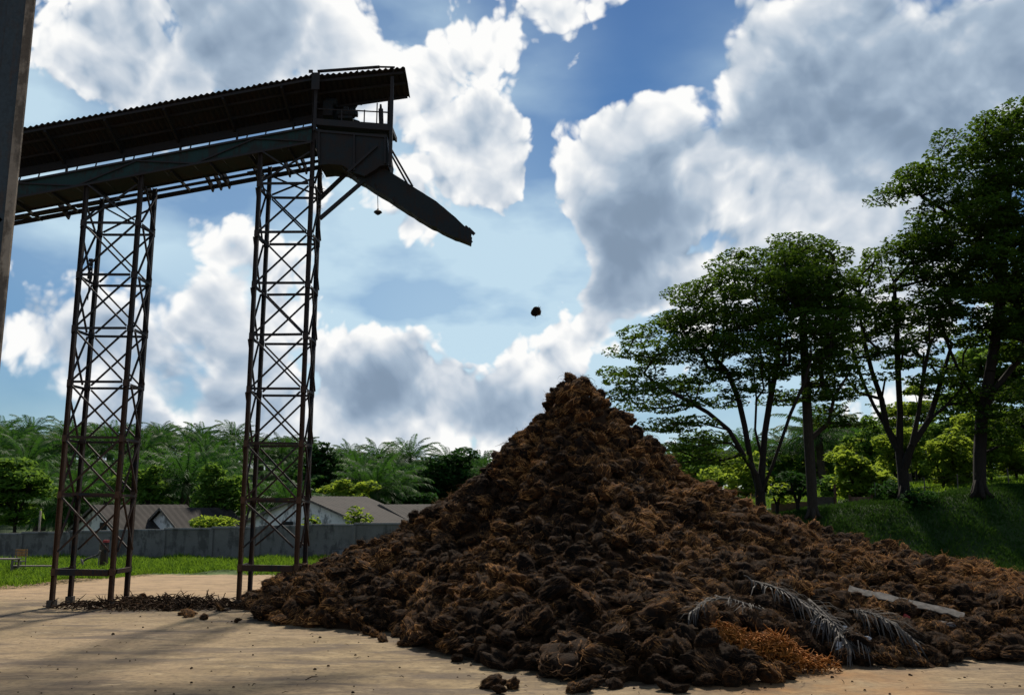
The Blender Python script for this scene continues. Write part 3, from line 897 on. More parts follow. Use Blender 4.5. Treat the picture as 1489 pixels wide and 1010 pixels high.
# ------------------------------------------------------------------ the heap of empty fruit bunches
HC = np.array((1.92, 29.0))
ANG = np.radians([-180, -145, -126, -105, -90, -65.5, -49, -25, 0, 25, 60, 90, 130, 165, 180])
RAD = np.array([10.6, 7.9, 7.5, 10.0, 12.1, 11.1, 13.0, 16.0, 17.6, 15.5, 12.5, 11.5, 10.5, 10.5, 10.6])
PT = [0, .035, .086, .23, .39, .55, .79, .93, 1.0, 1.2]                     # left and front slopes
PZ = [7.08, 6.90, 5.95, 4.48, 2.85, 1.90, .98, .40, -.05, -.6]
QT = [0, .03, .0625, .136, .22, .37, .43, .56, .73, .81, 1.0, 1.2]          # the long right arm
QZ = [7.08, 6.90, 6.35, 4.85, 3.65, 2.55, 2.05, 1.58, .90, .58, -.05, -.6]
def heap_z(x, y):
    x = np.asarray(x, float); y = np.asarray(y, float)
    dx, dy = x - HC[0], y - HC[1]
    r = np.hypot(dx, dy); a = np.arctan2(dy, dx)
    R = np.interp(a, ANG, RAD)
    R = R * (1 + .03 * np.sin(a * 9 + 1) + .02 * np.sin(a * 17))
    # keep the right arm's profile lower than a straight cone
    wr = sstep((np.cos(a) - .25) / .5)
    z = np.interp(r / R, PT, PZ) * (1 - wr) + np.interp(r / R, QT, QZ) * wr
    env = sstep((z + .2) / 1.0)
    bumps = (.16 * wob(x, y, 1.1) + .10 * wob(x, y, 2.3, 1.0)) * env * np.clip((r - .4) / 2.0, .1, 1)
    bumps = bumps + .22 * np.sin(a * 7 + r * .8) * np.clip((r - .7) / 2, 0, 1) * np.exp(-((r - 3.0) / 2.6) ** 2)
    return z + bumps * .8
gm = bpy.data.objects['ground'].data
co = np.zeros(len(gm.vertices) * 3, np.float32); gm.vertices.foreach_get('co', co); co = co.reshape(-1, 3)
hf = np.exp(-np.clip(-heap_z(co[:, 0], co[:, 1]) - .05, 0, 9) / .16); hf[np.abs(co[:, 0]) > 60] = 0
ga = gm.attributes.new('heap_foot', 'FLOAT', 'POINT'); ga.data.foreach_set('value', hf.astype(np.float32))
def heap_hit(u, v):
    d = ray(u, v); o = np.array((0, 0, EYE))
    s = np.arange(12, 45, .02)
    p = o + d * (s / d[1])[:, None]
    h = np.maximum(heap_z(p[:, 0], p[:, 1]), 0)
    i = np.argmax(p[:, 2] <= h)
    q = p[i].copy(); q[2] = h[i]
    return q

# --- eight different bunches
def bunch_mesh(name, seed):
    r = np.random.default_rng(seed)
    bm = bmesh.new()
    bmesh.ops.create_icosphere(bm, subdivisions=4, radius=1.0)
    v = np.array([p.co[:] for p in bm.verts]); f = np.array([[q.index for q in t.verts] for t in bm.faces])
    bm.free()
    ax = np.array((.78 + .25 * r.random(), .95 + .35 * r.random(), .62 + .2 * r.random())) * .27
    nd = v / np.linalg.norm(v, axis=1, keepdims=True)
    # the stalk end is a pole the fibres comb away from
    pole = np.array((r.normal() * .5, 1.0, r.normal() * .5)); pole /= np.linalg.norm(pole)
    e1 = np.cross(pole, (0, 0, 1)); e1 /= np.linalg.norm(e1); e2 = np.cross(pole, e1)
    cells = r.normal(size=(22, 3)); cells /= np.linalg.norm(cells, axis=1, keepdims=True)
    dd = 1 - nd @ cells.T
    srt = np.sort(dd, axis=1)
    crease = np.clip((srt[:, 1] - srt[:, 0]) / .16, 0, 1)
    hgt = r.uniform(-.10, .12, 22)[np.argmin(dd, axis=1)]
    rad = .82 + .18 * crease ** .7 + hgt * crease
    for _ in range(6):
        w = r.normal(size=3) * 1.9; ph = r.random() * 6.3
        rad += .075 * np.sin(nd @ w * 1.5 + ph)
    lon = np.arctan2(nd @ e2, nd @ e1); lat = nd @ pole
    rad += .035 * np.sin(lon * 17 + 3 * np.sin(lat * 4 + seed)) * np.sqrt(np.clip(1 - lat ** 2, 0, 1))
    rad += r.normal(size=len(v)) * .02
    rad *= 1 - .30 * np.clip((lat - .70) / .3, 0, 1)
    pv = nd * rad[:, None] * ax
    verts = [pv]; faces = [f]; mats = [np.zeros(len(f), int)]
    base = len(pv)
    # fibre curls combed over the lump, and a few that stick out
    ns = 100
    for i in range(ns):
        d = r.normal(size=3); d /= np.linalg.norm(d)
        if d[2] < -.55: continue
        tn = -pole + d * (d @ pole) + r.normal(size=3) * .35
        tn -= d * (tn @ d); tn /= np.linalg.norm(tn) + 1e-9
        stick = r.random() < .22
        span = r.uniform(.35, .95) if not stick else r.uniform(.25, .5)
        arc = 5; pts = []
        for s in range(arc + 1):
            t = s / arc
            q = d * math.cos(span * t) + tn * math.sin(span * t)
            j = int(np.argmax(nd @ q))
            lift = 1.015 + .10 * math.sin(PI * t) + (t ** 1.5 * r.uniform(.3, .7) if stick else 0)
            pts.append(pv[j] * .4 * lift + q * rad[j] * ax * .6 * lift)
        wd = (.0035 + .007 * r.random()) * (.6 if stick else 1)
        side = np.cross(tn, d)
        vs_ = []; fs_ = []
        for s, p in enumerate(pts):
            w = wd * (1 - .75 * (s / arc)) + .001
            vs_ += [p + side * w, p - side * w, p + d * w * 1.1]
        for s in range(arc):
            for c in range(3):
                a0 = s * 3 + c; a1 = s * 3 + (c + 1) % 3
                fs_ += [(a0, a1, a1 + 3), (a0, a1 + 3, a0 + 3)]
        verts.append(np.array(vs_)); faces.append(np.array(fs_) + base); mats.append(np.ones(len(fs_), int)); base += len(vs_)
    V = np.concatenate(verts); Fc = np.concatenate(faces); Mi = np.concatenate(mats)
    me = bpy.data.meshes.new(name)
    me.vertices.add(len(V)); me.vertices.foreach_set('co', V.astype(np.float32).ravel())
    me.loops.add(Fc.size); me.loops.foreach_set('vertex_index', Fc.astype(np.int32).ravel())
    me.polygons.add(len(Fc)); me.polygons.foreach_set('loop_start', np.arange(len(Fc), dtype=np.int32) * 3)
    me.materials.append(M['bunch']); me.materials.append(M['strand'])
    me.polygons.foreach_set('material_index', Mi.astype(np.int32))
    me.polygons.foreach_set('use_smooth', Mi == 0)
    me.update(calc_edges=True)
    return me
BUNCH = [bunch_mesh('empty_fruit_bunch', 100 + i) for i in range(8)]

# --- where they lie: dart throwing over the heap
def scatter(n, dmin):
    x = rng.uniform(-10.5, 20.5, n); y = rng.uniform(15.5, 41.5, n)
    z = heap_z(x, y)
    ok = z > -.03
    x, y, z = x[ok], y[ok], z[ok]
    # rest of the slope: keep the spacing along the surface
    cell = {}
    out = []
    for i in range(len(x)):
        p = (x[i], y[i], z[i]); key = (int(math.floor(p[0] / dmin)), int(math.floor(p[1] / dmin)), int(math.floor(p[2] / dmin)))
        good = True
        for a in (-1, 0, 1):
            for b in (-1, 0, 1):
                for c in (-1, 0, 1):
                    for q in cell.get((key[0] + a, key[1] + b, key[2] + c), ()):
                        if (q[0] - p[0]) ** 2 + (q[1] - p[1]) ** 2 + (q[2] - p[2]) ** 2 < dmin * dmin: good = False; break
                    if not good: break
                if not good: break
            if not good: break
        if good:
            cell.setdefault(key, []).append(p); out.append(p)
    return np.array(out)
pts = scatter(90000, .305)
# only what can be seen from the front and sides: drop the hidden far foot
pts = pts[pts[:, 1] < 36.5]
oc = G(1112, 975)
pts = pts[((pts[:, 0] - oc[0]) / 1.5) ** 2 + ((pts[:, 1] - oc[1]) / .75) ** 2 > 1]
dcam = np.hypot(np.hypot(pts[:, 0], pts[:, 1]), pts[:, 2] - EYE)
uu = [project(p)[0] for p in pts]
inside = np.array([(-30 < u < 1520) for u in uu])
dist = np.where(inside, dcam, 1e6)
order = np.argsort(dist)
near = order[:280]; rest = order[280:]

def rnd_rot():
    return (random.uniform(-.7, .7), random.uniform(-.7, .7), random.uniform(0, 2 * PI))
BGROUP = 'empty fruit bunches along the front foot of the heap'
BLABEL = 'dark fibrous empty palm fruit bunch lying along the front foot of the heap'
sources = []
def put_bunch(p, s, i, label=BLABEL, group=BGROUP):
    o = bpy.data.objects.new('empty_fruit_bunch', BUNCH[i % 8])
    COL.objects.link(o); o.location = p; o.rotation_euler = rnd_rot(); o.scale = (s * random.uniform(.8, 1.2), s * random.uniform(.8, 1.25), s * random.uniform(.7, 1.1))
    return tag(o, label, 'fruit bunch', group)
for i, j in enumerate(near):
    p = pts[j]; s = random.choice((.62, .72, .8, .85, .95, 1.15))
    zz = max(p[2], 0) + .10 * s + random.uniform(-.03, .08)
    o = put_bunch((p[0], p[1], zz), s, i)
    if i < 8: sources.append(o)

# named ones that stand out
def big(u, v, s, label):
    q = heap_hit(u, v); q[2] += .10 * s
    o = put_bunch(q, s, random.randrange(8), label, None); 
    if 'group' in o: del o['group']
    return o
big(826, 972, 2.0, 'largest dark shaggy fruit bunch lump at the very front of the heap')
big(868, 895, 1.75, 'big rounded brown fruit bunch with a pale top, midway up the front slope')
big(955, 905, 1.65, 'big woolly brown fruit bunch right of the pale topped one')
big(1398, 838, 1.5, 'rounded brown fruit bunch standing proud on the right skyline of the heap')
fp = P(779.5, 452, 29.3)
fb = put_bunch(fp, 1.0, 3, 'dark fruit bunch falling through the air between the chute and the heap', None)
fb.rotation_euler = (.3, 1.1, .6); fb.scale = (.66, .72, .85)

# --- the heap: packed core and all the other bunches as one countless mass
xs = np.arange(-11, 21.5, .16); ys = np.arange(15.5, 42.0, .16)
X, Y = np.meshgrid(xs, ys); Z = heap_z(X, Y) - .18
vc = np.stack([X.ravel(), Y.ravel(), np.maximum(Z, -.25).ravel()], 1)
nx = len(xs); ii, jj = np.meshgrid(np.arange(nx - 1), np.arange(len(ys) - 1)); a = (jj * nx + ii).ravel()
fc = np.stack([a, a + 1, a + nx + 1, a + nx], 1)
keep = (vc[fc][:, :, 2] > -.2).any(1)
fc = fc[keep]
used = np.unique(fc); remap = -np.ones(len(vc), int); remap[used] = np.arange(len(used))
vc = vc[used]; fc = remap[fc]
nb = len(vc)
rp = pts[rest].copy(); rp[:, 2] = np.maximum(rp[:, 2], 0) + .08 + rng.uniform(-.03, .09, len(rp))
# a loose second layer makes the surface ragged
extra = pts[rng.choice(len(pts), 450, replace=False)].copy()
extra = extra[extra[:, 1] > 19.5]
extra[:, 2] += .20; extra[:, :2] += rng.normal(size=(len(extra), 2)) * .1
rp = np.concatenate([rp, extra])
allv = np.concatenate([vc, rp])
me = bpy.data.meshes.new('fruit_bunch_heap')
me.vertices.add(len(allv)); me.vertices.foreach_set('co', allv.astype(np.float32).ravel())
me.loops.add(fc.size); me.loops.foreach_set('vertex_index', fc.astype(np.int32).ravel())
me.polygons.add(len(fc)); me.polygons.foreach_set('loop_start', np.arange(len(fc), dtype=np.int32) * 4)
me.polygons.foreach_set('use_smooth', [True] * len(fc))
me.update(calc_edges=True)
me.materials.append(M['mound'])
at = me.attributes.new('is_bunch', 'BOOLEAN', 'POINT'); at.data.foreach_set('value', np.arange(len(allv)) >= nb)
rt = np.zeros((len(allv), 3)); rt[:, :2] = rng.uniform(-.8, .8, (len(allv), 2)); rt[:, 2] = rng.uniform(0, 2 * PI, len(allv))
at = me.attributes.new('turn', 'FLOAT_VECTOR', 'POINT'); at.data.foreach_set('vector', rt.astype(np.float32).ravel())
sc = rng.choice([.60, .68, .76, .84, .92, 1.1], len(allv)).astype(np.float32)
sc3 = sc[:, None] * rng.uniform(.75, 1.25, (len(allv), 3))
at = me.attributes.new('size', 'FLOAT_VECTOR', 'POINT'); at.data.foreach_set('vector', sc3.astype(np.float32).ravel())
at = me.attributes.new('kind_no', 'INT', 'POINT'); at.data.foreach_set('value', rng.integers(0, 8, len(allv)).astype(np.int32))
heap = bpy.data.objects.new('fruit_bunch_heap', me); COL.objects.link(heap)
tag(heap, 'tall cone shaped heap of dark brown empty palm fruit bunches', 'heap', kind='stuff')
ng = bpy.data.node_groups.new('bunches', 'GeometryNodeTree')
ng.interface.new_socket('Geometry', in_out='INPUT', socket_type='NodeSocketGeometry')
ng.interface.new_socket('Geometry', in_out='OUTPUT', socket_type='NodeSocketGeometry')
N = ng.nodes; L = ng.links
gi = N.new('NodeGroupInput'); go = N.new('NodeGroupOutput')
def named(nm, ty):
    n = N.new('GeometryNodeInputNamedAttribute'); n.data_type = ty; n.inputs['Name'].default_value = nm
    return n.outputs['Attribute']
sepg = N.new('GeometryNodeSeparateGeometry'); sepg.domain = 'POINT'
L.new(gi.outputs[0], sepg.inputs['Geometry']); L.new(named('is_bunch', 'BOOLEAN'), sepg.inputs['Selection'])
jn = N.new('GeometryNodeJoinGeometry')
for o in reversed(sources):
    oi = N.new('GeometryNodeObjectInfo'); oi.transform_space = 'ORIGINAL'
    oi.inputs['Object'].default_value = o; oi.inputs['As Instance'].default_value = True
    L.new(oi.outputs['Geometry'], jn.inputs[0])
ip = N.new('GeometryNodeInstanceOnPoints')
L.new(sepg.outputs['Selection'], ip.inputs['Points']); L.new(jn.outputs[0], ip.inputs['Instance'])
ip.inputs['Pick Instance'].default_value = True
L.new(named('kind_no', 'INT'), ip.inputs['Instance Index'])
e2r = N.new('FunctionNodeEulerToRotation'); L.new(named('turn', 'FLOAT_VECTOR'), e2r.inputs[0]); L.new(e2r.outputs[0], ip.inputs['Rotation'])
L.new(named('size', 'FLOAT_VECTOR'), ip.inputs['Scale'])
j2 = N.new('GeometryNodeJoinGeometry')
L.new(sepg.outputs['Inverted'], j2.inputs[0]); L.new(ip.outputs[0], j2.inputs[0]); L.new(j2.outputs[0], go.inputs[0])
md = heap.modifiers.new('bunches', 'NODES'); md.node_group = ng
print('bunches', len(pts))

# ------------------------------------------------------------------ litter on and round the heap
def strands(n, center, spread, zf, length, rad, curl=1.0):
    m = MB()
    for i in range(n):
        x, y = center[0] + random.gauss(0, spread[0]), center[1] + random.gauss(0, spread[1])
        z = zf(x, y)
        if z is None: continue
        p = np.array((x, y, z + random.uniform(0, .05)))
        az = random.uniform(0, 2 * PI); L_ = length * random.uniform(.5, 1.4)
        el = random.uniform(-.1, .7)
        pts_ = [p]
        for s in range(4):
            az += random.gauss(0, .5) * curl; el += random.gauss(-.25, .35)
            p = p + L_ / 4 * np.array((math.cos(az) * math.cos(el), math.sin(az) * math.cos(el), math.sin(el)))
            p[2] = max(p[2], .008)
            pts_.append(p)
        m.tube(pts_, [rad, rad, rad * .9, rad * .7, rad * .3], 5)
    return m
oc = G(1112, 975)
def orange_z(x, y):
    dx, dy = (x - oc[0]) / 1.55, (y - oc[1] - .15) / .55
    d = dx * dx + dy * dy
    if d > 1: return None
    return (.46 + .12 * math.sin(x * 5)) * (1 - d) ** .7 * random.random() ** .3 + max(float(heap_z(x, y)), 0) * .5
tag(strands(2400, (oc[0], oc[1] + .15), (.75, .28), orange_z, .20, .0125).build('fibre_pile', M['orange'], smooth=True),
    'low pile of bright orange curled palm fibre at the front foot of the heap', 'fibre pile', kind='stuff')
# dark trampled litter between the two towers' feet
lc = G(238, 882)
def litter_z(x, y):
    d = ((x - lc[0]) / 3.7) ** 2 + ((y - lc[1]) / 1.1) ** 2
    if d > 1: return None
    return .30 * (1 - d) * random.random()
tag(strands(1500, (lc[0], lc[1]), (2.0, .6), litter_z, .35, .016).build('trampled_litter', M['mound'], smooth=True),
    'dark trampled fibre litter spread on the soil between the two towers', 'litter', kind='stuff')
def lump(p, s, label, group=None):
    o = put_bunch(p, s, random.randrange(8), label, group)
    if group is None and 'group' in o: del o['group']
    o.rotation_euler = rnd_rot(); return o
for i in range(26):
    u = random.uniform(195, 345); v = random.uniform(872, 903) if u > 250 else random.uniform(868, 890)
    p = G(u, v); lump((p[0], p[1], .03), random.uniform(.35, .75), 'dark fruit bunch scrap strewn on the soil between the tower feet', 'bunch scraps between the towers')
for i in range(14):
    u = random.choice((random.uniform(490, 700), random.uniform(700, 1000))); v = 905 + (u - 490) * .31 if u < 700 else random.uniform(985, 1003)
    p = G(u, v + random.uniform(0, 6)); lump((p[0], p[1], .05), random.uniform(.45, .8), BLABEL, BGROUP)
# loose fibre lying over the bunches
m = MB(); rr = np.random.default_rng(78)
pk = pts[rr.choice(len(pts), 2400)]
for p in pk:
    if p[1] > 31: continue
    p = np.array((p[0] + rr.normal() * .15, p[1] + rr.normal() * .15, max(p[2], 0) + .22 + rr.uniform(-.05, .06)))
    az = rr.uniform(0, 2 * PI); L_ = rr.uniform(.15, .5); d = np.array((math.cos(az), math.sin(az), rr.uniform(-.3, .3)))
    s_ = np.array((-d[1], d[0], 0)) * rr.normal() * .4
    w = rr.uniform(.004, .010)
    m.tube([p, p + (d * .35 + s_ * .3) * L_ + (0, 0, .06), p + (d * .7 + s_ * .8) * L_ + (0, 0, .04), p + (d + s_ * 1.5) * L_ - (0, 0, .06)], [w, w, w * .8, w * .3], 4)
tag(m.build('loose_fibre', M['strand']), 'loose strands of palm fibre strewn all over the heap', 'fibre', kind='stuff')
# crumbs of fibre and grit trodden over the yard
m = MB(); rr = np.random.default_rng(77)
for i in range(1100):
    u = rr.uniform(-10, 1500); v = rr.uniform(868, 1012)
    p = G(u, v)
    if heap_z(p[0], p[1]) > .05: continue
    near_h = math.exp(-max(0, -float(heap_z(p[0], p[1]))) * 3)
    if rr.random() > .16 + near_h: continue
    s = rr.uniform(.008, .03) * (1.5 if rr.random() < .12 else 1)
    a = rr.uniform(0, PI)
    if rr.random() < .45:
        d = np.array((math.cos(a), math.sin(a), rr.uniform(0, .25))) * s * rr.uniform(2.5, 6)
        m.tube([p + (0, 0, .004), p + d * .5 + (0, 0, s * .8), p + d + (0, 0, .002)], [s * .2, s * .25, s * .1], 4)
    else:
        m.tube([p + (-s, 0, .0), p + (-s * .4, s * .2, s * .4), p + (s * .5, 0, s * .35), p + (s, 0, 0)], [s * .3, s * .7, s * .6, s * .2], 5)
tag(m.build('yard_litter', M['bunch']), 'crumbs of dark fibre and grit scattered over the bare yard', 'litter', kind='stuff')
# dry palm fronds
def dry_frond(path, label, width=.5, nl=46, droop=.35, seed=1):
    r = random.Random(seed)
    pts_ = [heap_hit(u, v) + np.array((0, -.1, .28)) for u, v in path]
    root = thing('dry_palm_frond', pts_[0], label, 'palm frond')
    P_ = np.array(pts_)
    t = np.linspace(0, len(P_) - 1, 24)
    cur = np.stack([np.interp(t, range(len(P_)), P_[:, c]) for c in range(3)], 1)
    cur[:, 2] += .18 * np.sin(np.linspace(0, PI, 24))
    m = MB(); m.tube(cur, np.linspace(.035, .010, 24), 7); m.build('rachis', M['dry_frond'], root, smooth=True)
    m = MB()
    for i in range(nl):
        f = (i + .5) / nl; q = f * 23; j = min(int(q), 22)
        p = cur[j] * (1 - (q - j)) + cur[j + 1] * (q - j)
        d = cur[min(j + 1, 23)] - cur[j]; d /= np.linalg.norm(d) + 1e-9
        for s in (-1, 1):
            sd = np.cross(d, (0, 0, 1)) * s
            L_ = width * (1 - .5 * abs(f - .4)) * r.uniform(.5, 1.25)
            dirv = sd * r.uniform(.3, .9) + d * r.uniform(.5, 1.1) + np.array((0, 0, r.uniform(-.35, .2)))
            dirv /= np.linalg.norm(dirv)
            n_ = np.cross(dirv, (0, 0, 1)); n_ /= np.linalg.norm(n_) + 1e-9
            w = .014
            a = p; b = p + dirv * L_ * .5 + np.array((0, 0, .03)); c = p + dirv * L_ + np.array((0, 0, -droop * L_ * r.uniform(.3, 1)))
            m.add([a - n_ * w * .6, a + n_ * w * .6, b + n_ * w, b - n_ * w, c], [(0, 1, 2, 3), (3, 2, 4)])
    m.build('leaflets', M['dry_frond'], root)
dry_frond([(1092, 862), (1130, 882), (1165, 905), (1205, 928), (1262, 958)], 'long dry grey palm frond lying down the front slope right of the orange fibre', .75, 60, .4, 3)
dry_frond([(1175, 890), (1200, 925), (1222, 950), (1238, 962)], 'short dry grey palm frond crossing the long frond near the ground', .7, 50, .5, 5)
dry_frond([(1105, 905), (1060, 902), (1025, 905), (1000, 912)], 'dark dry palm frond pointing left above the orange fibre', .5, 40, .3, 8)
dry_frond([(1235, 905), (1285, 930), (1325, 948)], 'tangled brown palm frond below the weathered plank', .8, 60, .5, 11)
# curled stalk
q0 = heap_hit(1090, 872)
m = MB(); m.tube([q0 + (0, 0, .0), q0 + (.06, -.05, .22), q0 + (.05, -.08, .42), q0 + (-.05, -.08, .52), q0 + (-.14, -.08, .55)], [.02, .022, .02, .015, .006], 7)
tag(m.build('curled_stalk', M['timber'], smooth=True), 'pale curled palm stalk rising from the heap above the orange fibre', 'stalk')
# weathered plank with split edge
a, b = heap_hit(1232, 876) + (0, -.15, .34), heap_hit(1398, 915) + (0, -.2, .34)
d = (b - a) / np.linalg.norm(b - a); s = np.cross(d, (0, -.5, .86)); s /= np.linalg.norm(s); nn = np.cross(s, d)
m = MB(); N_ = 22
top = []; bot = []
for i in range(N_ + 1):
    t = i / N_; c = a + (b - a) * t
    w1 = .12 + random.choice((0, 0, .03, -.05)) + random.uniform(-.02, .03); w2 = .13 + random.uniform(-.04, .02)
    if i == N_: w1, w2 = .05, .1
    top.append(c + s * w1); bot.append(c - s * w2)
v = []
for t_, b_ in zip(top, bot): v += [t_, b_, t_ - nn * .03, b_ - nn * .03]
fs = []
for i in range(N_):
    o = i * 4
    fs += [(o, o + 1, o + 5, o + 4), (o + 2, o + 6, o + 7, o + 3), (o, o + 4, o + 6, o + 2), (o + 1, o + 3, o + 7, o + 5)]
fs += [(0, 2, 3, 1), (N_ * 4, N_ * 4 + 1, N_ * 4 + 3, N_ * 4 + 2)]
m.add(v, fs); tag(m.build('weathered_plank', M['timber']), 'pale weathered plank with split edges lying on the right front slope', 'plank')
m = MB(); a2 = heap_hit(1345, 912) + (0, -.1, .16); b2 = heap_hit(1425, 925) + (0, -.1, .16); m.beam(a2, b2, .16, .025, up=(0, -.5, .86)); 
tag(m.build('grey_plank', M['grey_wood']), 'narrow dark grey plank below the end of the weathered plank', 'plank')
# torn plastic
def scrap(u, v, w, h, label, seed, mat='plastic'):
    r = np.random.default_rng(seed); q = heap_hit(u, v) + np.array((0, -.22, .20))
    n_ = 7; vs_ = []; 
    for j in range(n_):
        for i in range(n_):
            x = (i / (n_ - 1) - .5) * w; z = (j / (n_ - 1) - .5) * h
            e = .12 * w * r.normal() if i in (0, n_ - 1) or j in (0, n_ - 1) else 0
            vs_.append(q + np.array((x + e, -.03 - .03 * r.random() + z * .5 + .04 * math.sin(x * 14 + seed), z + e * .5 - .3 * x)))
    k_ = len(vs_)
    back = [p + np.array((0, .004, .004)) for p in vs_]
    fs_ = []
    for j in range(n_ - 1):
        for i in range(n_ - 1):
            o = j * n_ + i
            fs_ += [(o, o + 1, o + n_ + 1, o + n_), (k_ + o, k_ + o + n_, k_ + o + n_ + 1, k_ + o + 1)]
    m = MB(); m.add(vs_ + back, fs_)
    return tag(m.build('plastic_scrap', M[mat], smooth=True), label, 'plastic scrap')
scrap(1184, 920, .26, .16, 'white torn plastic scrap under the long dry frond, leftmost', 1)
scrap(1213, 926, .30, .16, 'white torn plastic scrap in the middle of the frond tangle', 2)
scrap(1248, 940, .27, .13, 'white torn plastic scrap at the right end of the frond tangle', 4)
scrap(1218, 950, .25, .12, 'greyish white plastic scrap lowest beside the ground', 6)
q = heap_hit(1310, 908) + np.array((0, -.15, .2))
m = MB(); m.tube([q, q + (.05, -.02, -.02), q + (.12, -.04, -.05)], [.07, .075, .06], 10)
tag(m.build('red_cup', M['red'], smooth=True), 'small dark red plastic cup lying just below the weathered plank', 'cup')
# ------------------------------------------------------------------ boundary wall
wall = thing('boundary_wall', (-22, 52, 0), 'long grey rendered boundary wall with stained panels behind the grass', 'wall')
x = -36.0; i = 0
while x < 2:
    L_ = 2.7
    top = np.interp(x + L_ / 2, [-31, -6], [1.36, 2.02])
    m = MB(); m.box((x + L_ / 2, 52 + .02 * math.sin(i * 2.1), top / 2 - .1), (L_ - .012, .16, top + .2)); m.build('panel', M['wall'], wall)
    m = MB(); m.box((x + L_ / 2, 52, top + .05), (L_ - .006, .24, .10)); m.build('coping', M['coping'], wall)
    m = MB(); m.box((x, 51.90, top / 2 - .12), (.22, .14, top + .16)); m.build('pilaster', M['wall'], wall)
    x += L_; i += 1
# a lighter low plinth near the heap
m = MB(); m.box((P(560, 800, 51.5)[0], 51.7, .25), (6.0, .22, .62)); m.build('plinth', M['coping'], wall)

# ------------------------------------------------------------------ houses behind it
def house(apex, width, length, ang, wall_h, ridge_h, label, over=.35, win=()):
    """gable end centred under apex (x, y); ridge runs off at angle ang (0 = +x, 90 deg = away)"""
    root = thing('house', (apex[0], apex[1], 0), label, 'house', 'low whitewashed houses behind the boundary wall')
    d = np.array((math.cos(ang), math.sin(ang), 0)); s = np.array((math.sin(ang), -math.cos(ang), 0))
    o = np.array((apex[0], apex[1], 0.0)); z = np.array((0, 0, 1.0)); h = width / 2
    t = .14
    def gable(at):
        m_ = [at - s * h, at + s * h, at + s * h + z * wall_h, at + z * ridge_h, at - s * h + z * wall_h]
        return m_
    m = MB()
    a = gable(o); b = gable(o + d * length)
    m.add(a + b, [(0, 1, 2, 3, 4), (9, 8, 7, 6, 5), (0, 5, 6, 1), (1, 6, 7, 2), (4, 9, 5, 0)])
    wl = m.build('wall', M['white_wall'], root)
    for sg in (-1, 1):
        m = MB()
        sl = (ridge_h - wall_h) / h
        e = h + over
        n = int(length / .22)
        rows = []
        for i in range(n + 1):
            q = o - d * over * .8 + d * ((length + over * 1.6) * i / n)
            w = .022 * (i % 2)
            rows.append((q + z * (ridge_h + .05 + w), q + s * sg * e + z * (ridge_h - sl * e + .05 + w)))
        v = []
        for p, q in rows: v += [p, q, p - z * .03, q - z * .03]
        fs = []
        for i in range(n):
            k_ = i * 4
            fs += [(k_, k_ + 1, k_ + 5, k_ + 4), (k_ + 2, k_ + 6, k_ + 7, k_ + 3), (k_ + 1, k_ + 3, k_ + 7, k_ + 5)]
        fs += [(0, 2, 3, 1), (n * 4, n * 4 + 1, n * 4 + 3, n * 4 + 2)]
        m.add(v, fs)
        r = m.build('roof', M['house_roof'], root)
        m = MB(); q = o - d * (over * .8 + .03)
        m.beam(q + z * (ridge_h + .02), q + s * sg * (e - .02) + z * (ridge_h - sl * e + .02), .04, .14); m.build('barge_board', M['timber'], r)
    for (f, zz, w_, h_) in win:                              # openings in the gable end
        m = MB(); c = o + s * (f * h) + z * zz - d * .012
        m.beam(c - s * w_ / 2, c + s * w_ / 2, .05, h_); fr = m.build('window', M['dark'], root)
        m = MB(); m.beam(c - s * (w_ / 2 + .05) - d * .02 - z * (h_ / 2 + .04), c + s * (w_ / 2 + .05) - d * .02 - z * (h_ / 2 + .04), .09, .06); m.build('sill', M['coping'], fr)
    m = MB(); m.beam(o + d * length * .25 + s * (h + .012) + z * (wall_h * .62), o + d * length * .42 + s * (h + .012) + z * (wall_h * .62), .04, .8); m.build('window', M['dark'], root)
    return root
def gx(u, Y): return P(u, 740, Y)[0]
house((gx(440, 58), 58), 8.6, 8.0, math.radians(70), 1.95, 3.55, 'whitewashed house with black stains and banana plant behind, seen right of the bottom of the buried tower', win=((-.25, 1.6, .8, .8), (.55, 1.5, .7, .7)))
house((gx(556, 64), 64), 6.0, 7.0, math.radians(60), 1.7, 3.0, 'grey roofed house nearest the heap, its gable hidden behind the stained house')
house((gx(142, 58), 58), 5.0, 6.5, math.radians(58), 1.45, 3.0, 'whitewashed house seen through the legs of the clear standing tower', win=((.3, 1.6, .7, .7),))
house((gx(238, 59), 59), 3.8, 5.0, math.radians(56), 1.5, 2.8, 'small whitewashed house with a leafy bush at its right, between the towers')
for h_ in [o for o in COL.objects if o.get('category') == 'house']:
    if len(h_['label'].split()) > 16: h_['label'] = 'whitewashed house with black stained gable just right of the buried tower'

# ------------------------------------------------------------------ clutter on the grass at the left
def table(p, L_, w, h, label, name='work_table', mat='grey_wood'):
    root = thing(name, p, label, 'table')
    m = MB(); m.box(p + (0, 0, h), (L_, w, .05)); m.build('table_top', M[mat], root)
    for sx in (-1, 1):
        for sy in (-1, 1):
            m = MB(); m.box(p + (sx * (L_ / 2 - .1), sy * (w / 2 - .08), h / 2 - .02), (.07, .07, h - .02)); m.build('leg', M['grey_wood'], root)
    return root
p = P(-6, 830, 41.5); p[2] = 0; table(p, 1.9, .7, .72, 'grey topped work table standing in the grass at the far left edge')
p = P(50, 832, 42.5); p[2] = 0; table(p, 2.0, .35, .34, 'low long dark bench on the grass right of the grey topped table', 'low_bench')
p = P(26, 826, 44); p[2] = 0
ch_ = thing('wooden_chair', p, 'brown wooden chair with yellowish slatted back standing on the grass', 'chair')
m = MB()
for i in range(3): m.box(p + (0, .2, .72 + .12 * i), (.58, .03, .09))
m.build('backrest', M['brown_wood'], ch_)
m = MB(); m.box(p + (0, 0, .45), (.5, .45, .04)); m.build('seat', M['grey_wood'], ch_)
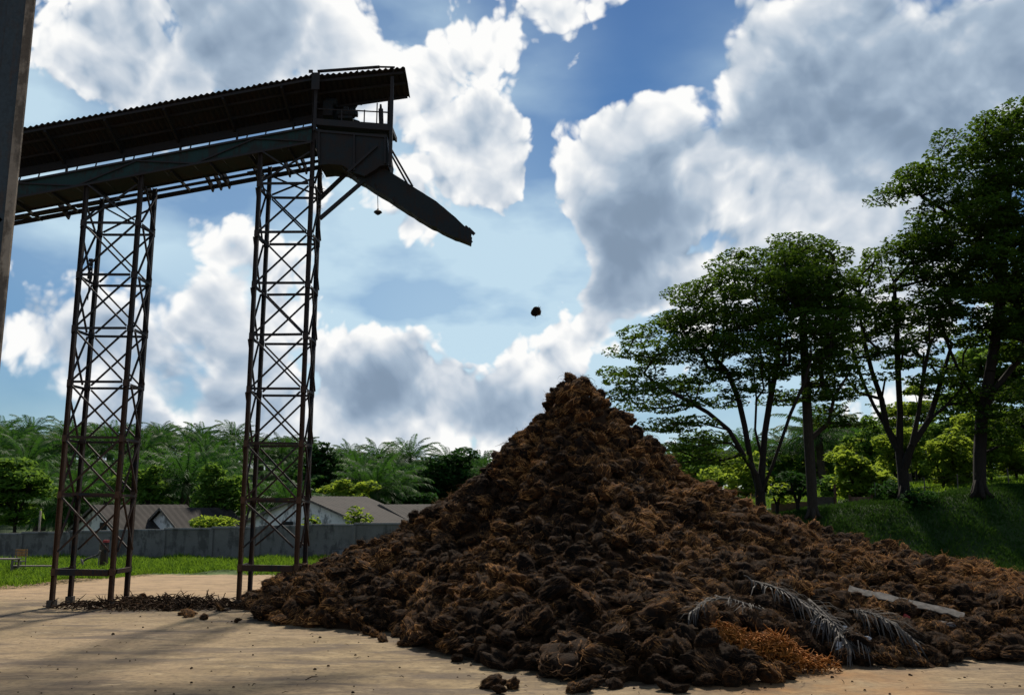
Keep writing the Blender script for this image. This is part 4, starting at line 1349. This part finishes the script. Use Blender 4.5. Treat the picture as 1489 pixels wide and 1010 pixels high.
for sx in (-1, 1):
    for sy in (-1, 1):
        m = MB(); m.beam(p + (sx * .24, sy * .2, 0), p + (sx * .22, sy * .2, .44 if sy < 0 else 1.0), .04, .04); m.build('leg', M['grey_wood'], ch_)
p = P(149, 820, 46); p[2] = 0
st = thing('standpipe_post', p, 'dark post with a red cap and a pale pipe in front of the wall', 'post')
m = MB(); m.box(p + (0.06, 0, .62), (.30, .25, 1.25)); m.build('post_body', M['steel'], st)
m = MB(); m.box(p + (.02, -.14, .98), (.24, .03, .2)); m.build('meter_box', M['block'], st)
m = MB(); m.box(p + (.10, 0, 1.31), (.24, .22, .12)); m.build('cap', M['red'], st)
m = MB(); m.tube([p + (-.18, -.05, 0), p + (-.18, -.05, 1.3)], .035, 8); m.build('pipe', M['post'], st)
for i, (us, lab) in enumerate(((((62, 822), (90, 826), (108, 824)), 'long bent grey branch lying on the grass left of the clear tower'),
             (((112, 822), (126, 812), (143, 806), (146, 800)), 'bent pale pipe leaning up against the dark post with the red cap'),
             (((118, 812), (124, 830)), 'short grey stick standing askew left of the dark post'),
             (((20, 826), (60, 833), (100, 832)), 'dark pole lying low across the grass by the bench'))):
    pts_ = [P(u, v, 44.5 - .4 * i) for u, v in us]
    for q in pts_: q[2] = max(q[2], .04)
    m = MB(); m.tube(pts_, .05, 7); tag(m.build('old_pole', M['timber' if i == 1 else 'grey_wood'], smooth=True), lab, 'pole')
# stick and pale leaning pole behind the wall
m = MB(); a = P(56, 782, 54); b = P(59, 742, 54); m.tube([(a[0], 54, 0), a, b], .06, 8)
tag(m.build('grey_pole', M['post'], smooth=True), 'pale upright pole just behind the boundary wall at the far left', 'pole')

# ------------------------------------------------------------------ fences on the bank at the right
rf = thing('rusty_fence', (P(1195, 735, 51.5)[0], 51.5, 2.6), 'low rusty sheet fence behind the straight trunked tree on the bank', 'fence')
for (u0, u1, v0, v1, mt) in ((1122, 1140, 731, 748, 'rust_wall'), (1187, 1214, 722, 747, 'block'), (1220, 1238, 732, 745, 'rust_wall'), (1236, 1268, 722, 741, 'rust_wall'), (1140, 1186, 729, 749, 'rust_wall')):
    a, b = P(u0, v1, 51.5), P(u1, v0, 51.5)
    m = MB(); m.box(((a[0] + b[0]) / 2, 51.5, (a[2] + b[2]) / 2 - .25), (b[0] - a[0], .06, b[2] - a[2] + .5)); m.build('sheet_panel', M[mt], rf)
for u in (1216, 1237, 1269, 1186):
    a, b = P(u, 748, 51.44), P(u, 704 if u == 1216 else 719, 51.44); m = MB(); m.box((a[0], 51.42, (a[2] + b[2]) / 2 - .3), (.12, .08, b[2] - a[2] + .6)); m.build('fence_post', M['rusty'], rf)
wf = thing('wire_fence', (P(1440, 705, 52.5)[0], 52.5, 4.2), 'thin wire fence on leaning stakes along the top of the bank at right', 'fence')
tops = []
for u in (1272, 1300, 1345, 1393, 1433, 1468, 1505):
    a = P(u, 712, 52.5); zt = float(terrain_z(a[0], 52.5))
    q = np.array((a[0] + random.uniform(-.05, .05), 52.5, zt + 1.0)); tops.append(q)
    m = MB(); m.tube([(a[0], 52.5, zt - .2), q], .035, 7); m.build('stake', M['grey_wood'], wf)
for dz in (-.12, -.55):
    m = MB(); m.tube([q + (0, -.03, dz) for q in tops], .010, 4); m.build('wire', M['steel'], wf)
# ------------------------------------------------------------------ leaf clouds
def leaf_cards(cent, size, r, flat=.55, aspect=.5, droop=.15):
    """one bent leaf (two quads) per centre"""
    n = len(cent)
    az = r.uniform(0, 2 * PI, n)
    up = np.stack([r.normal(size=n) * flat, r.normal(size=n) * flat, np.ones(n)], 1)
    up /= np.linalg.norm(up, axis=1, keepdims=True)
    d = np.stack([np.cos(az), np.sin(az), np.zeros(n)], 1)
    d -= up * (d * up).sum(1, keepdims=True); d /= np.linalg.norm(d, axis=1, keepdims=True)
    s = np.cross(up, d)
    L = size * r.uniform(.6, 1.3, n)[:, None]; Wd = L * aspect * .5
    a = cent - d * L * .5 
    m1 = cent + s * Wd + up * L * .06; m2 = cent - s * Wd + up * L * .06
    b = cent + d * L * .5 - np.array((0, 0, 1)) * L * droop
    V = np.stack([a, m1, b, m2], 1).reshape(-1, 3)
    i = np.arange(n) * 4
    F = np.stack([i, i + 1, i + 2, i + 3], 1)
    return V, F

def ball_pts(n, r, shell=.55):
    d = r.normal(size=(n, 3)); d /= np.linalg.norm(d, axis=1, keepdims=True)
    return d * (r.random(n) ** (1 / 3 * (1 - shell) ))[:, None]

def fill_pads(centers, radii, per, r, upper=.15):
    out = []
    for c, q in zip(centers, radii):
        n = max(8, int(per * (q[0] * q[1]) ** .85))
        p = ball_pts(n, r)
        p[:, 2] = np.where(p[:, 2] < -.3, p[:, 2] * .5, p[:, 2])
        p[:, :2] *= (1 + .25 * np.sin(np.arctan2(p[:, 1], p[:, 0]) * 3 + r.random() * 6))[:, None]
        out.append(np.asarray(c) + p * np.asarray(q))
    return np.concatenate(out)

class Skel:
    def __init__(self): self.p = []; self.par = []; self.base = []
    def add(self, p, par, fixed=0): self.p.append(np.asarray(p, float)); self.par.append(par); self.base.append(fixed); return len(self.p) - 1
    def grow(self, targets, r, droop=.0, lo=0):
        P_ = np.array(self.p)
        d0 = [np.min(np.linalg.norm(P_ - t, axis=1)) for t in targets]
        for ti in np.argsort(d0):
            t = np.asarray(targets[ti]); Q = np.array(self.p)
            dist = np.linalg.norm(Q - t, axis=1) + np.where(Q[:, 2] > t[2] + .3, 3.0, 0) 
            dist[:lo] += 50
            j = int(np.argmin(dist)); a = self.p[j]
            L = np.linalg.norm(t - a); n = max(1, int(L / .9))
            cur = j
            for s in range(1, n + 1):
                f = s / n
                q = a + (t - a) * f
                q[2] += L * .10 * math.sin(PI * f) * (1 if t[2] > a[2] else .4)
                if s < n: q += r.normal(size=3) * .07 * L ** .5
                cur = self.add(q, cur)
            self.leaf = cur
    def mesh(self, m, r0, p=.48, rmin=.012, sides=7):
        n = len(self.p); cnt = np.zeros(n); kids = [0] * n
        for i in range(n):
            if self.par[i] >= 0: kids[self.par[i]] += 1
        for i in range(n - 1, -1, -1):
            if kids[i] == 0: cnt[i] += 1
            if self.par[i] >= 0: cnt[self.par[i]] += cnt[i]
        rad = np.maximum(r0 * (cnt / cnt[0]) ** p, rmin)
        for i in range(n):
            j = self.par[i]
            if j < 0: continue
            ra = min(rad[j], rad[i] * 1.35)
            m.tube([self.p[j], self.p[i]], [ra, rad[i]], sides if rad[i] > .05 else 5, cap=False)

def crown_targets(ell, Y, r, spacing, dspread, dshift=None):
    """spread pad centres over ellipsoids given as (u, v, ru, rv[, weight]) in photo pixels at depth Y"""
    out = []
    for e in ell:
        u, v, ru, rv = e[:4]; wgt = e[4] if len(e) > 4 else 1.0
        c = P(u, v, Y); sx = ru / F0 * Y; sz = rv / F0 * Y; sy = min(max(sx, sz) * 1.1, dspread)
        n = int(wgt * 5 * (sx * sy * sz) / spacing ** 3 * 1.4) + 3
        for _ in range(n):
            p = ball_pts(1, r, .45)[0]
            out.append(c + p * np.array((sx, sy, sz)))
    keep = []
    for p in out:
        if all(np.linalg.norm((p - q) * (1, 1, 1.5)) > spacing for q in keep): keep.append(p)
    return keep

def tree(name, label, base, Y, stems, ell, seed, r0=.28, spacing=1.05, per=210, leaf=.30, mats=('bark', 'leaf'), dspread=4.0, pad=(1.0, 1.0, .42), group=None, cat='tree', flare=True, sag=0.0, aspect=.5):
    r = np.random.default_rng(seed)
    b = P(base[0], base[1], Y); gz = float(terrain_z(b[0], Y))
    b[2] = gz - .15
    root = thing(name, (b[0], Y, gz), label, cat, group)
    sk = Skel(); ids = {}
    i0 = sk.add(b, -1)
    for st_ in stems:
        cur = None
        dy = r.uniform(-1, 1) * dspread * .35
        for q, (u, v) in enumerate(st_):
            if (u, v) in ids: cur = ids[(u, v)]; continue
            p = P(u, v, Y + dy * min(1, q / 4) * (1 if cur != i0 else .3)); p[1] = Y + dy * min(1.0, q / 4)
            if cur is None: cur = i0
            cur = sk.add(p, cur); ids[(u, v)] = cur
    nst = 2
    T = crown_targets(ell, Y, r, spacing, dspread)
    sk.grow(T, r, lo=nst)
    m = MB(); sk.mesh(m, r0)
    if flare:
        for a in np.linspace(0, 2 * PI, 7)[:-1] + .3:
            m.tube([b + (math.cos(a) * r0 * 1.9, math.sin(a) * r0 * 1.9, 0.02), b + (math.cos(a) * r0 * 1.0, math.sin(a) * r0 * 1.0, .30), b + (math.cos(a) * r0 * .5, math.sin(a) * r0 * .5, .95)], [r0 * .35, r0 * .42, r0 * .30], 6)
    m.build('trunk', M[mats[0]], root, smooth=True)
    rad = [np.array(pad) * r.uniform(.75, 1.25) for _ in T]
    C = fill_pads(T, rad, per, r)
    # sprays along the thin twigs between pads
    V, F = leaf_cards(C, leaf, r, .5, aspect, .18)
    np_mesh('crown', V, F, M[mats[1]], root)
    return root

TG = None
tree('shade_tree', 'wide umbrella shaped tree with several dark stems rising just right of the heap', (1107, 742), 46.5,
     [[(1107, 742), (1105, 715), (1100, 690), (1080, 660), (1060, 625), (1030, 600), (995, 580), (960, 562)],
      [(1105, 715), (1092, 672), (1083, 620), (1074, 580), (1058, 540), (1030, 510)],
      [(1105, 715), (1109, 670), (1112, 630), (1120, 580), (1130, 530), (1135, 480)],
      [(1107, 742), (1109, 712), (1124, 675), (1138, 635), (1150, 600), (1168, 560), (1180, 520)],
      [(1109, 670), (1098, 625), (1100, 580), (1095, 530)]],
     [(918, 535, 42, 26), (975, 500, 60, 36), (945, 575, 50, 20, .8), (1045, 455, 75, 42), (1000, 470, 50, 30), (1115, 420, 75, 52), (1160, 395, 48, 46), (1150, 360, 20, 12),
      (985, 605, 55, 22, .6), (1020, 650, 50, 26, .6), (985, 665, 36, 18, .5), (1085, 510, 80, 46, .8), (1170, 480, 55, 65), (1150, 560, 50, 34, .7), (1040, 560, 60, 30, .6), (1075, 395, 40, 24)],
     11, r0=.27, per=260, leaf=.235, dspread=4.2)
tree('straight_tree', 'tree with one straight pale trunk and flared roots on the bank', (1182, 745), 48.2,
     [[(1182, 745), (1180, 700), (1176, 640), (1172, 560), (1168, 480), (1165, 420)]],
     [(1185, 395, 45, 44), (1205, 450, 38, 50), (1150, 440, 40, 40), (1205, 540, 34, 46), (1218, 600, 24, 26, .8), (1190, 610, 20, 16, .6), (1150, 370, 22, 18)],
     12, r0=.27, per=300, leaf=.26, mats=('bark_pale', 'leaf'), dspread=3.0)
tree('branching_tree', 'tree forking low into many dark spreading stems, middle of the bank', (1316, 722), 50,
     [[(1316, 722), (1313, 685), (1308, 655), (1290, 622), (1272, 592), (1256, 558), (1242, 520), (1235, 480)],
      [(1290, 622), (1282, 580), (1268, 540), (1255, 490), (1250, 450)],
      [(1308, 655), (1309, 600), (1306, 540), (1304, 470), (1300, 410)],
      [(1313, 685), (1326, 648), (1350, 612), (1375, 590), (1400, 562)],
      [(1326, 648), (1336, 600), (1342, 550), (1352, 500), (1350, 450)],
      [(1350, 612), (1362, 575), (1374, 535), (1384, 500)]],
     [(1250, 430, 34, 34), (1300, 392, 60, 32), (1345, 365, 36, 30), (1252, 500, 34, 34, .8), (1325, 465, 56, 36, .8), (1380, 515, 44, 34, .8), (1232, 560, 28, 24, .7), (1300, 530, 50, 30, .45), (1395, 570, 30, 18, .5), (1270, 460, 40, 30), (1345, 560, 40, 24, .4)],
     13, r0=.31, per=220, leaf=.26, dspread=4.2)
tree('tall_shade_tree', 'tallest tree with layered boughs at the right edge of the bank', (1425, 716), 48.5,
     [[(1425, 716), (1425, 660), (1428, 605), (1418, 580), (1398, 548), (1380, 505), (1366, 460)],
      [(1428, 605), (1445, 568), (1474, 532), (1500, 500), (1530, 470)],
      [(1428, 605), (1440, 540), (1452, 470), (1458, 400), (1466, 310), (1472, 230)],
      [(1458, 400), (1420, 345), (1380, 310), (1340, 285)],
      [(1466, 310), (1430, 270), (1400, 240)]],
     [(1310, 278, 30, 12), (1345, 262, 40, 18), (1395, 240, 50, 26), (1445, 185, 50, 30), (1400, 205, 26, 14), (1500, 210, 80, 60), (1490, 300, 90, 60), (1405, 320, 70, 40), (1360, 350, 40, 30), (1460, 390, 90, 50), (1420, 450, 70, 40, .8), (1540, 400, 80, 90, .8),
      (1500, 500, 60, 40, .8), (1480, 590, 50, 30, .7), (1470, 630, 44, 20, .7), (1395, 430, 50, 36, .7)],
     14, r0=.34, per=220, leaf=.27, dspread=5.0)
tree('bank_tree', 'broad tree behind the tallest tree, cut by the right edge of the picture', (1540, 700), 56,
     [[(1540, 700), (1535, 640), (1520, 590), (1500, 550)], [(1535, 640), (1560, 560), (1570, 480)]],
     [(1470, 520, 60, 50), (1520, 450, 70, 60), (1490, 600, 50, 40), (1420, 560, 40, 34, .7), (1560, 560, 60, 60)],
     15, r0=.36, per=160, leaf=.38, mats=('bark', 'leaf_bush'), dspread=4.0)

# bright shrubs behind the row, lit through
def lumps(u, v, ru, rv, seed):
    q = random.Random(seed * 7 + 1); out = []
    for i in range(6):
        a = i * PI / 3 + q.uniform(-.4, .4); f = q.uniform(.30, .62)
        out.append((u + math.cos(a) * ru * f, v - math.sin(a) * rv * f * .95, ru * q.uniform(.28, .5), rv * q.uniform(.26, .46), q.uniform(.7, 1.0)))
    return out + [(u, v + rv * .15, ru * .5, rv * .5, .8)]
def shrub(label, u, v, ru, rv, Y, seed, mats=('bark', 'leaf_bright'), leaf=.34, per=230, spacing=.8, name='shrub', cat='shrub', group=None, pad=(.72, .72, .45), aspect=.5, depth=None):
    b = P(u, v + rv, Y)
    return tree(name, label, (u, v + rv * 1.0), Y, [[(u, v + rv * .7), (u + 2, v + rv * .2)], [(u, v + rv * .7), (u - ru * .3, v)], [(u, v + rv * .7), (u + ru * .35, v - rv * .1)]],
                lumps(u, v, ru, rv, seed), seed, r0=.10, spacing=spacing, per=per, leaf=leaf, mats=mats, dspread=depth or min(ru / F0 * Y, 4.0), pad=pad, group=group, cat=cat, flare=False, aspect=aspect)
shrub('light green broad leaved shrub behind the rusty fence', 1248, 692, 44, 36, 54.5, 21, leaf=.42, aspect=.7)
shrub('yellow green shrub between the forked tree and the tallest tree', 1372, 668, 46, 44, 58, 22, leaf=.40)
shrub('yellow green bushy tree glowing behind the tallest tree trunk', 1440, 630, 56, 50, 64, 23, leaf=.42, spacing=1.0, pad=(.95, .95, .5))
shrub('light green shrub right behind the forked tree base', 1300, 655, 36, 44, 60, 24, leaf=.4)
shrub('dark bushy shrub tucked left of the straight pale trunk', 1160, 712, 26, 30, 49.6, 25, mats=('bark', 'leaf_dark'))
shrub('small bright shrub at the foot of the umbrella shaped tree', 1130, 722, 18, 18, 50.5, 26)
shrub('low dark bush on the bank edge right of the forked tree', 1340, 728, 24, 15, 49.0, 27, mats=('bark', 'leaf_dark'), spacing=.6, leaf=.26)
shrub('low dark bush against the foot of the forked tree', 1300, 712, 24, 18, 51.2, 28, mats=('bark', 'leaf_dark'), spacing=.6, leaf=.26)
shrub('bright shrub at the right end of the bank beyond the wire fence', 1478, 668, 40, 28, 66, 29, leaf=.4)
shrub('medium green tree rising behind the rusty fence and forked tree', 1262, 640, 30, 40, 70, 30, mats=('bark', 'leaf_bush'), leaf=.4, spacing=1.0)
shrub('small bright bush low behind the right flank of the heap', 1040, 696, 26, 16, 62, 31, leaf=.36)

shrub('tall yellow green tree standing furthest left behind the forked tree', 1225, 655, 30, 34, 72, 32, leaf=.42, spacing=1.0, name='glade_tree', cat='tree')
shrub('tall light green tree filling the gap right of the forked tree', 1385, 610, 40, 60, 70, 33, mats=('bark', 'leaf_bush'), leaf=.42, spacing=1.1, pad=(1.0, 1.0, .5), name='glade_tree', cat='tree')
shrub('glowing yellow green tree behind the fork of the forked tree', 1330, 610, 36, 50, 76, 34, leaf=.45, spacing=1.1, pad=(1.0, 1.0, .5), name='glade_tree', cat='tree')
shrub('dark green tree at the back right of the wire fence', 1500, 640, 40, 40, 74, 35, mats=('bark', 'leaf_dark'), leaf=.45, spacing=1.1, name='glade_tree', cat='tree')
shrub('bushy green hedge clump behind the rusty fence post', 1210, 705, 26, 20, 62, 36, mats=('bark', 'leaf_bush'), leaf=.4)
shrub('low bright hedge clump between the tallest tree and the wire fence', 1400, 690, 34, 18, 60, 37, leaf=.38, spacing=.7)
shrub('low bright bush right of the forked tree by the rusty panels', 1275, 715, 22, 14, 53.5, 38, leaf=.34, spacing=.6)
for i_, (u_, Y_, mt_, nm_) in enumerate(((1000, 76, 'leaf_bush', 'low behind the upper right flank of the heap'), (1045, 84, 'leaf_bush', 'between the heap and the umbrella tree'), (1085, 78, 'leaf_bright', 'just behind the umbrella tree stems'), (1112, 90, 'leaf_bush', 'right behind the umbrella tree base'), (1150, 84, 'leaf_bush', 'first from the umbrella tree'), (1185, 92, 'leaf_bright', 'seen past the straight trunk'), (1245, 88, 'leaf_bush', 'over the rusty panels'), (1290, 95, 'leaf_bright', 'left of the forked trunk'),
        (1345, 90, 'leaf_bush', 'right of the forked trunk'), (1385, 96, 'leaf_bright', 'left of the tallest tree'), (1430, 88, 'leaf_bush', 'behind the tallest tree'), (1475, 94, 'leaf_bright', 'at the right picture edge'))):
    shrub('far %s bush in the glade, %s' % ('bright' if mt_ == 'leaf_bright' else 'mid green', nm_), u_, 690, 34, 30, Y_, 80 + i_, mats=('bark', mt_), leaf=.55, spacing=1.2, per=110, pad=(1.2, 1.2, .8), group=None, depth=2.5)
# left side
shrub('leafy broad tree hanging over the boundary wall at the far left', 22, 716, 56, 60, 56, 41, mats=('bark', 'leaf_bush'), leaf=.45, spacing=.95, pad=(.9, .9, .36), per=190, name='broadleaf_tree', cat='tree', depth=3.0)
shrub('small bright tree left of the buried tower, in front of the palms', 322, 712, 40, 42, 64, 42, mats=('bark', 'leaf_bush'), leaf=.42, name='broadleaf_tree', cat='tree', depth=2.5)
shrub('light green tree behind the house seen through the clear tower', 215, 706, 36, 40, 66, 43, mats=('bark', 'leaf_bush'), leaf=.42, name='broadleaf_tree', cat='tree', depth=2.5)
shrub('low leafy bush growing over the wall beside the small whitewashed house', 310, 762, 38, 14, 55.2, 44, leaf=.34, spacing=.55, mats=('bark', 'leaf_bright'), pad=(.6, .6, .35), depth=1.0)
shrub('bright leafy bush in front of the stained house, over the wall', 519, 752, 17, 20, 54.2, 45, leaf=.30, spacing=.5, pad=(.45, .45, .35), depth=.8)
shrub('small leafy bush at the stained gable right beside the buried tower', 452, 760, 15, 18, 54.2, 46, leaf=.30, spacing=.5, pad=(.4, .4, .35), depth=.8)
shrub('bright bushy tree behind the roof of the stained house', 505, 716, 44, 20, 72, 47, leaf=.45, name='broadleaf_tree', cat='tree', spacing=.8, depth=2.0)
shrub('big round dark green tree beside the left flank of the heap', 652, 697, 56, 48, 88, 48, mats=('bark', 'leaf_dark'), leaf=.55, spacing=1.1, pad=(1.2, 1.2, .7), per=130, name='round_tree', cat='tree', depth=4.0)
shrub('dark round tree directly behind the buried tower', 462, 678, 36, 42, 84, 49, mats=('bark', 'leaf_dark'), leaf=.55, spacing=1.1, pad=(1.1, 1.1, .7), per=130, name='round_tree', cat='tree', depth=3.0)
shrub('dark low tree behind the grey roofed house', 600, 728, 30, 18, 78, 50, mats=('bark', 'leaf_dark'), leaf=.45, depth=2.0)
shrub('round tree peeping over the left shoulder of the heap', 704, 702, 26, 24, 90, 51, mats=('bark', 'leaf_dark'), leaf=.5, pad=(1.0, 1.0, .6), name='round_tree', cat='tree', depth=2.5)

# banana plants
def banana(u, v, Y, h, label, seed):
    r = random.Random(seed); b = P(u, v, Y); z0 = float(terrain_z(b[0], Y)); b[2] = z0
    root = thing('banana_plant', b, label, 'banana plant')
    m = MB(); m.tube([b, b + (0, 0, h * .55)], [.12, .08], 8); m.build('stem', M['banana'], root, smooth=True)
    for i in range(7):
        az = i * 2.4 + r.random(); el = r.uniform(.7, 1.45) if i else 1.5; L_ = h * r.uniform(.45, .62)
        m = MB(); n = 8; v_ = []; p = b + (0, 0, h * .5)
        d = np.array((math.cos(az), math.sin(az), 0)); s = np.array((-math.sin(az), math.cos(az), 0))
        for j in range(n + 1):
            t = j / n; e = el - 1.3 * t * t * (0.3 if i == 0 else 1)
            if j: p = p + (d * math.cos(e) + np.array((0, 0, math.sin(e)))) * L_ / n
            w = .30 * math.sin(PI * min(1, t * .9 + .08)) ** .7
            v_ += [p - s * w + (0, 0, w * .35), p, p + s * w + (0, 0, w * .35)]
        fs = []
        for j in range(n):
            for c in (0, 1): fs.append((j * 3 + c, j * 3 + c + 1, j * 3 + 4 + c, j * 3 + 3 + c))
        m.add(v_, fs); m.build('leaf', M['banana'], root, smooth=True)
banana(447, 740, 67, 4.2, 'tall banana plant with one upright leaf behind the stained gable', 3)
banana(476, 745, 68, 3.2, 'shorter banana plant right of the tall one behind the stained house', 4)
banana(262, 735, 68, 3.2, 'banana plant behind the small whitewashed house', 5)

# ------------------------------------------------------------------ oil palms
def palm_crown(seed, nf=36, L0=4.6):
    r = np.random.default_rng(seed)
    Vs = []; Fs = []; base = 0
    for i in range(nf):
        az = i * 2.39996 + r.normal() * .15
        t = i / nf
        el = 1.35 - 1.75 * t + r.normal() * .12
        L = L0 * r.uniform(.85, 1.12) * (.75 + .25 * math.sin(PI * min(1, t + .25)))
        n = 13
        d = np.array((math.cos(az), math.sin(az), 0)); s = np.array((-math.sin(az), math.cos(az), 0))
        p = np.array((0, 0, 0.0)); pts = [p]; e = el; tan = []
        for j in range(n):
            e -= (1.5 * (j / n) + .25) / n * (1.15 if el > .1 else .7)
            tt = d * math.cos(e) + np.array((0, 0, math.sin(e))); tan.append(tt)
            p = p + tt * L / n; pts.append(p)
        pts = np.array(pts); tan.append(tan[-1]); tan = np.array(tan)
        # rachis as a narrow ridge
        w = np.linspace(.045, .008, n + 1)[:, None]
        nrm = np.cross(s, tan)
        A = pts + s * w; B = pts - s * w; C = pts - nrm * w * .9
        V = np.stack([A, B, C], 1).reshape(-1, 3); Fq = []
        for j in range(n):
            for c in range(3): Fq.append((j * 3 + c, j * 3 + (c + 1) % 3, j * 3 + 3 + (c + 1) % 3, j * 3 + 3 + c))
        Vs.append(V); Fs.append(np.array(Fq) + base); base += len(V)
        nl = 22
        q = np.linspace(.14, .99, nl) * n; j = np.minimum(q.astype(int), n - 1); f = (q - j)[:, None]
        c0 = pts[j] * (1 - f) + pts[j + 1] * f; tn = tan[j]; up = np.cross(s[None], tn); up /= np.linalg.norm(up, axis=1, keepdims=True)
        ll = (.82 * np.sin(np.linspace(.25, 1, nl) * PI * .93) ** .6 + .12)[:, None]
        for sg in (-1, 1):
            dv = s[None] * sg * .62 + tn * .72 + up * r.uniform(-.05, .22, (nl, 1)); dv /= np.linalg.norm(dv, axis=1, keepdims=True)
            lw = .075
            mid = c0 + dv * ll * .55
            tip = c0 + dv * ll + np.array((0, 0, -1)) * ll * r.uniform(.25, .5, (nl, 1))
            sidev = tn * lw
            V = np.stack([c0, mid + sidev, tip, mid - sidev], 1).reshape(-1, 3)
            k_ = np.arange(nl) * 4
            Vs.append(V); Fs.append(np.stack([k_, k_ + 1, k_ + 2, k_ + 3], 1) + base); base += len(V)
    return np.concatenate(Vs), np.concatenate(Fs)
protos = []
for i in range(5):
    root = thing('oil_palm', (0, 0, 0), 'x', 'palm')
    V, Fq = palm_crown(60 + i, 34 + i, 4.4 + .15 * i)
    th = 3.2 + .5 * i
    np_mesh('crown', V + np.array((0, 0, th)), Fq, M['palm'], root)
    m = MB(); zz = np.linspace(-.6, th + .1, 14)
    m.tube([(.05 * math.sin(z * 2), .04 * math.cos(z * 3), z) for z in zz], [.34 + .05 * (j % 2) for j in range(14)], 9); m.build('trunk', M['palm_bark'], root)
    protos.append(root)
spots = []
r = np.random.default_rng(5)
def try_palm(x, y, dmin):
    if any((x - a) ** 2 + (y - b) ** 2 < dmin * dmin for a, b in spots): return
    spots.append((x, y))
def vis(x, y):
    u, v = project((x, y, terrain_z(x, y) + 5)); return -150 < u < 1640
for y0 in np.arange(70, 152, 5.8):
    for x0 in np.arange(-125, 105, 5.9):
        x = x0 + r.normal() * 1.4 + (y0 % 12.4 > 6) * 3.6; y = y0 + r.normal() * 1.2
        if not vis(x, y): continue
        u, v = project((x, y, terrain_z(x, y) + 4))
        if 760 < u < 960 and y < 104: continue                      # wholly behind the heap
        if u > 1290 and y < 88: continue
        if 960 <= u <= 1290 and y < 84: continue
        if 580 < u < 720 and y < 96: continue
        if 430 < u < 500 and y < 92: continue
        if y < 76 and not (230 < u < 290 or 20 < u < 120 or 380 < u < 440): continue
        try_palm(x, y, 4.3)
for (u_, y) in ((268, 69), (545, 77), (572, 84), (112, 70), (300, 78), (1150, 86), (1196, 82), (1232, 86), (1265, 92), (60, 74)):
    spots.insert(0, (P(u_, 700, y)[0], y))
LEFT_LABEL = 'oil palm with arching dark green fronds in the plantation on the left hillside'
RIGHT_LABEL = 'oil palm in the hazy plantation seen between the trunks right of the heap'
print('palms', len(spots))
for i, (x, y) in enumerate(spots[:296]):
    o = protos[i] if i < 5 else copy_tree(protos[i % 5])
    o.location = (x, y, float(terrain_z(x, y)) - .1)
    o.rotation_euler = (r.normal() * .05, r.normal() * .05, r.uniform(0, 2 * PI))
    s_ = r.uniform(.66, .98); o.scale = (s_, s_, s_)
    left = x < 10
    o['label'] = LEFT_LABEL if left else RIGHT_LABEL
    o['group'] = 'oil palms on the left hillside' if left else 'oil palms beyond the right bank'

# ------------------------------------------------------------------ grass
def blades(name, xy, hz, h, w, mat, label, seed, lean=.45):
    r = np.random.default_rng(seed); n = len(xy)
    z = hz(xy[:, 0], xy[:, 1])
    b = np.stack([xy[:, 0], xy[:, 1], z - .03], 1)
    az = r.uniform(0, 2 * PI, n); s = np.stack([np.cos(az), np.sin(az), np.zeros(n)], 1)
    ln = r.normal(size=(n, 3)) * lean; ln[:, 2] = 1; ln /= np.linalg.norm(ln, axis=1, keepdims=True)
    H = (h * r.uniform(.5, 1.4, n) * (.85 + .35 * np.sin(xy[:, 0] * 1.7 + np.sin(xy[:, 1] * 2.3)) * np.sin(xy[:, 1] * 1.9 + xy[:, 0] * .6)))[:, None]; Wd = (w * r.uniform(.7, 1.3, n))[:, None]
    mid = b + ln * H * .55; tip = b + ln * H + (ln * (1, 1, 0)) * H * .6 - np.array((0, 0, 1)) * H * .12
    V = np.stack([b - s * Wd, b + s * Wd, mid + s * Wd * .8, mid - s * Wd * .8, tip], 1).reshape(-1, 3)
    k_ = np.arange(n) * 5
    F = np.concatenate([np.stack([k_, k_ + 1, k_ + 2], 1), np.stack([k_, k_ + 2, k_ + 3], 1), np.stack([k_ + 3, k_ + 2, k_ + 4], 1)])
    return tag(np_mesh(name, V, F, M[mat]), label, name.replace('_', ' '), kind='stuff')
r = np.random.default_rng(9)
n = 110000
x = r.uniform(-37, -5, n); y = r.uniform(31, 51.7, n)
edge = 41.6 + 1.1 * np.sin(x * .8) + .6 * np.sin(x * 2.7) + np.abs(r.normal(size=n)) * .9
edge = np.where(x < -17.0, np.interp(x, [-30, -21, -18.2, -17], [33.0, 34.2, 37.5, 41.0]) + .5 * np.sin(x * 2) + r.normal(size=n) * .4, edge)
ok = (y > edge) & (np.abs(project((x, y, 0 * x))[0] - 230) < 320)
xy = np.stack([x[ok], y[ok]], 1)
mound = lambda X, Y: .10 + .10 * np.sin(X * 1.3) * np.sin(Y * .9 + X * .4) - .04
blades('grass', xy, mound, .34, .020, 'grass', 'bright green grass strip along the foot of the boundary wall', 2)
# a soft rise of turf under that grass
n = 90000
x = r.uniform(3, 34, n); y = r.uniform(42.6, 53, n)
ok = r.random(n) < np.clip(np.interp(x, [3, 8], [.3, 1]), 0, 1)
x, y = x[ok], y[ok]
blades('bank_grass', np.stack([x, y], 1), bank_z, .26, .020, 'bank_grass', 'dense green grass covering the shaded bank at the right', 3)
n = 26000
x = r.uniform(16, 60, n); y = r.uniform(53, 78, n)
blades('sunlit_grass', np.stack([x, y], 1), terrain_z, .34, .03, 'grass', 'sunlit grass beyond the wire fence at the top of the bank', 4)
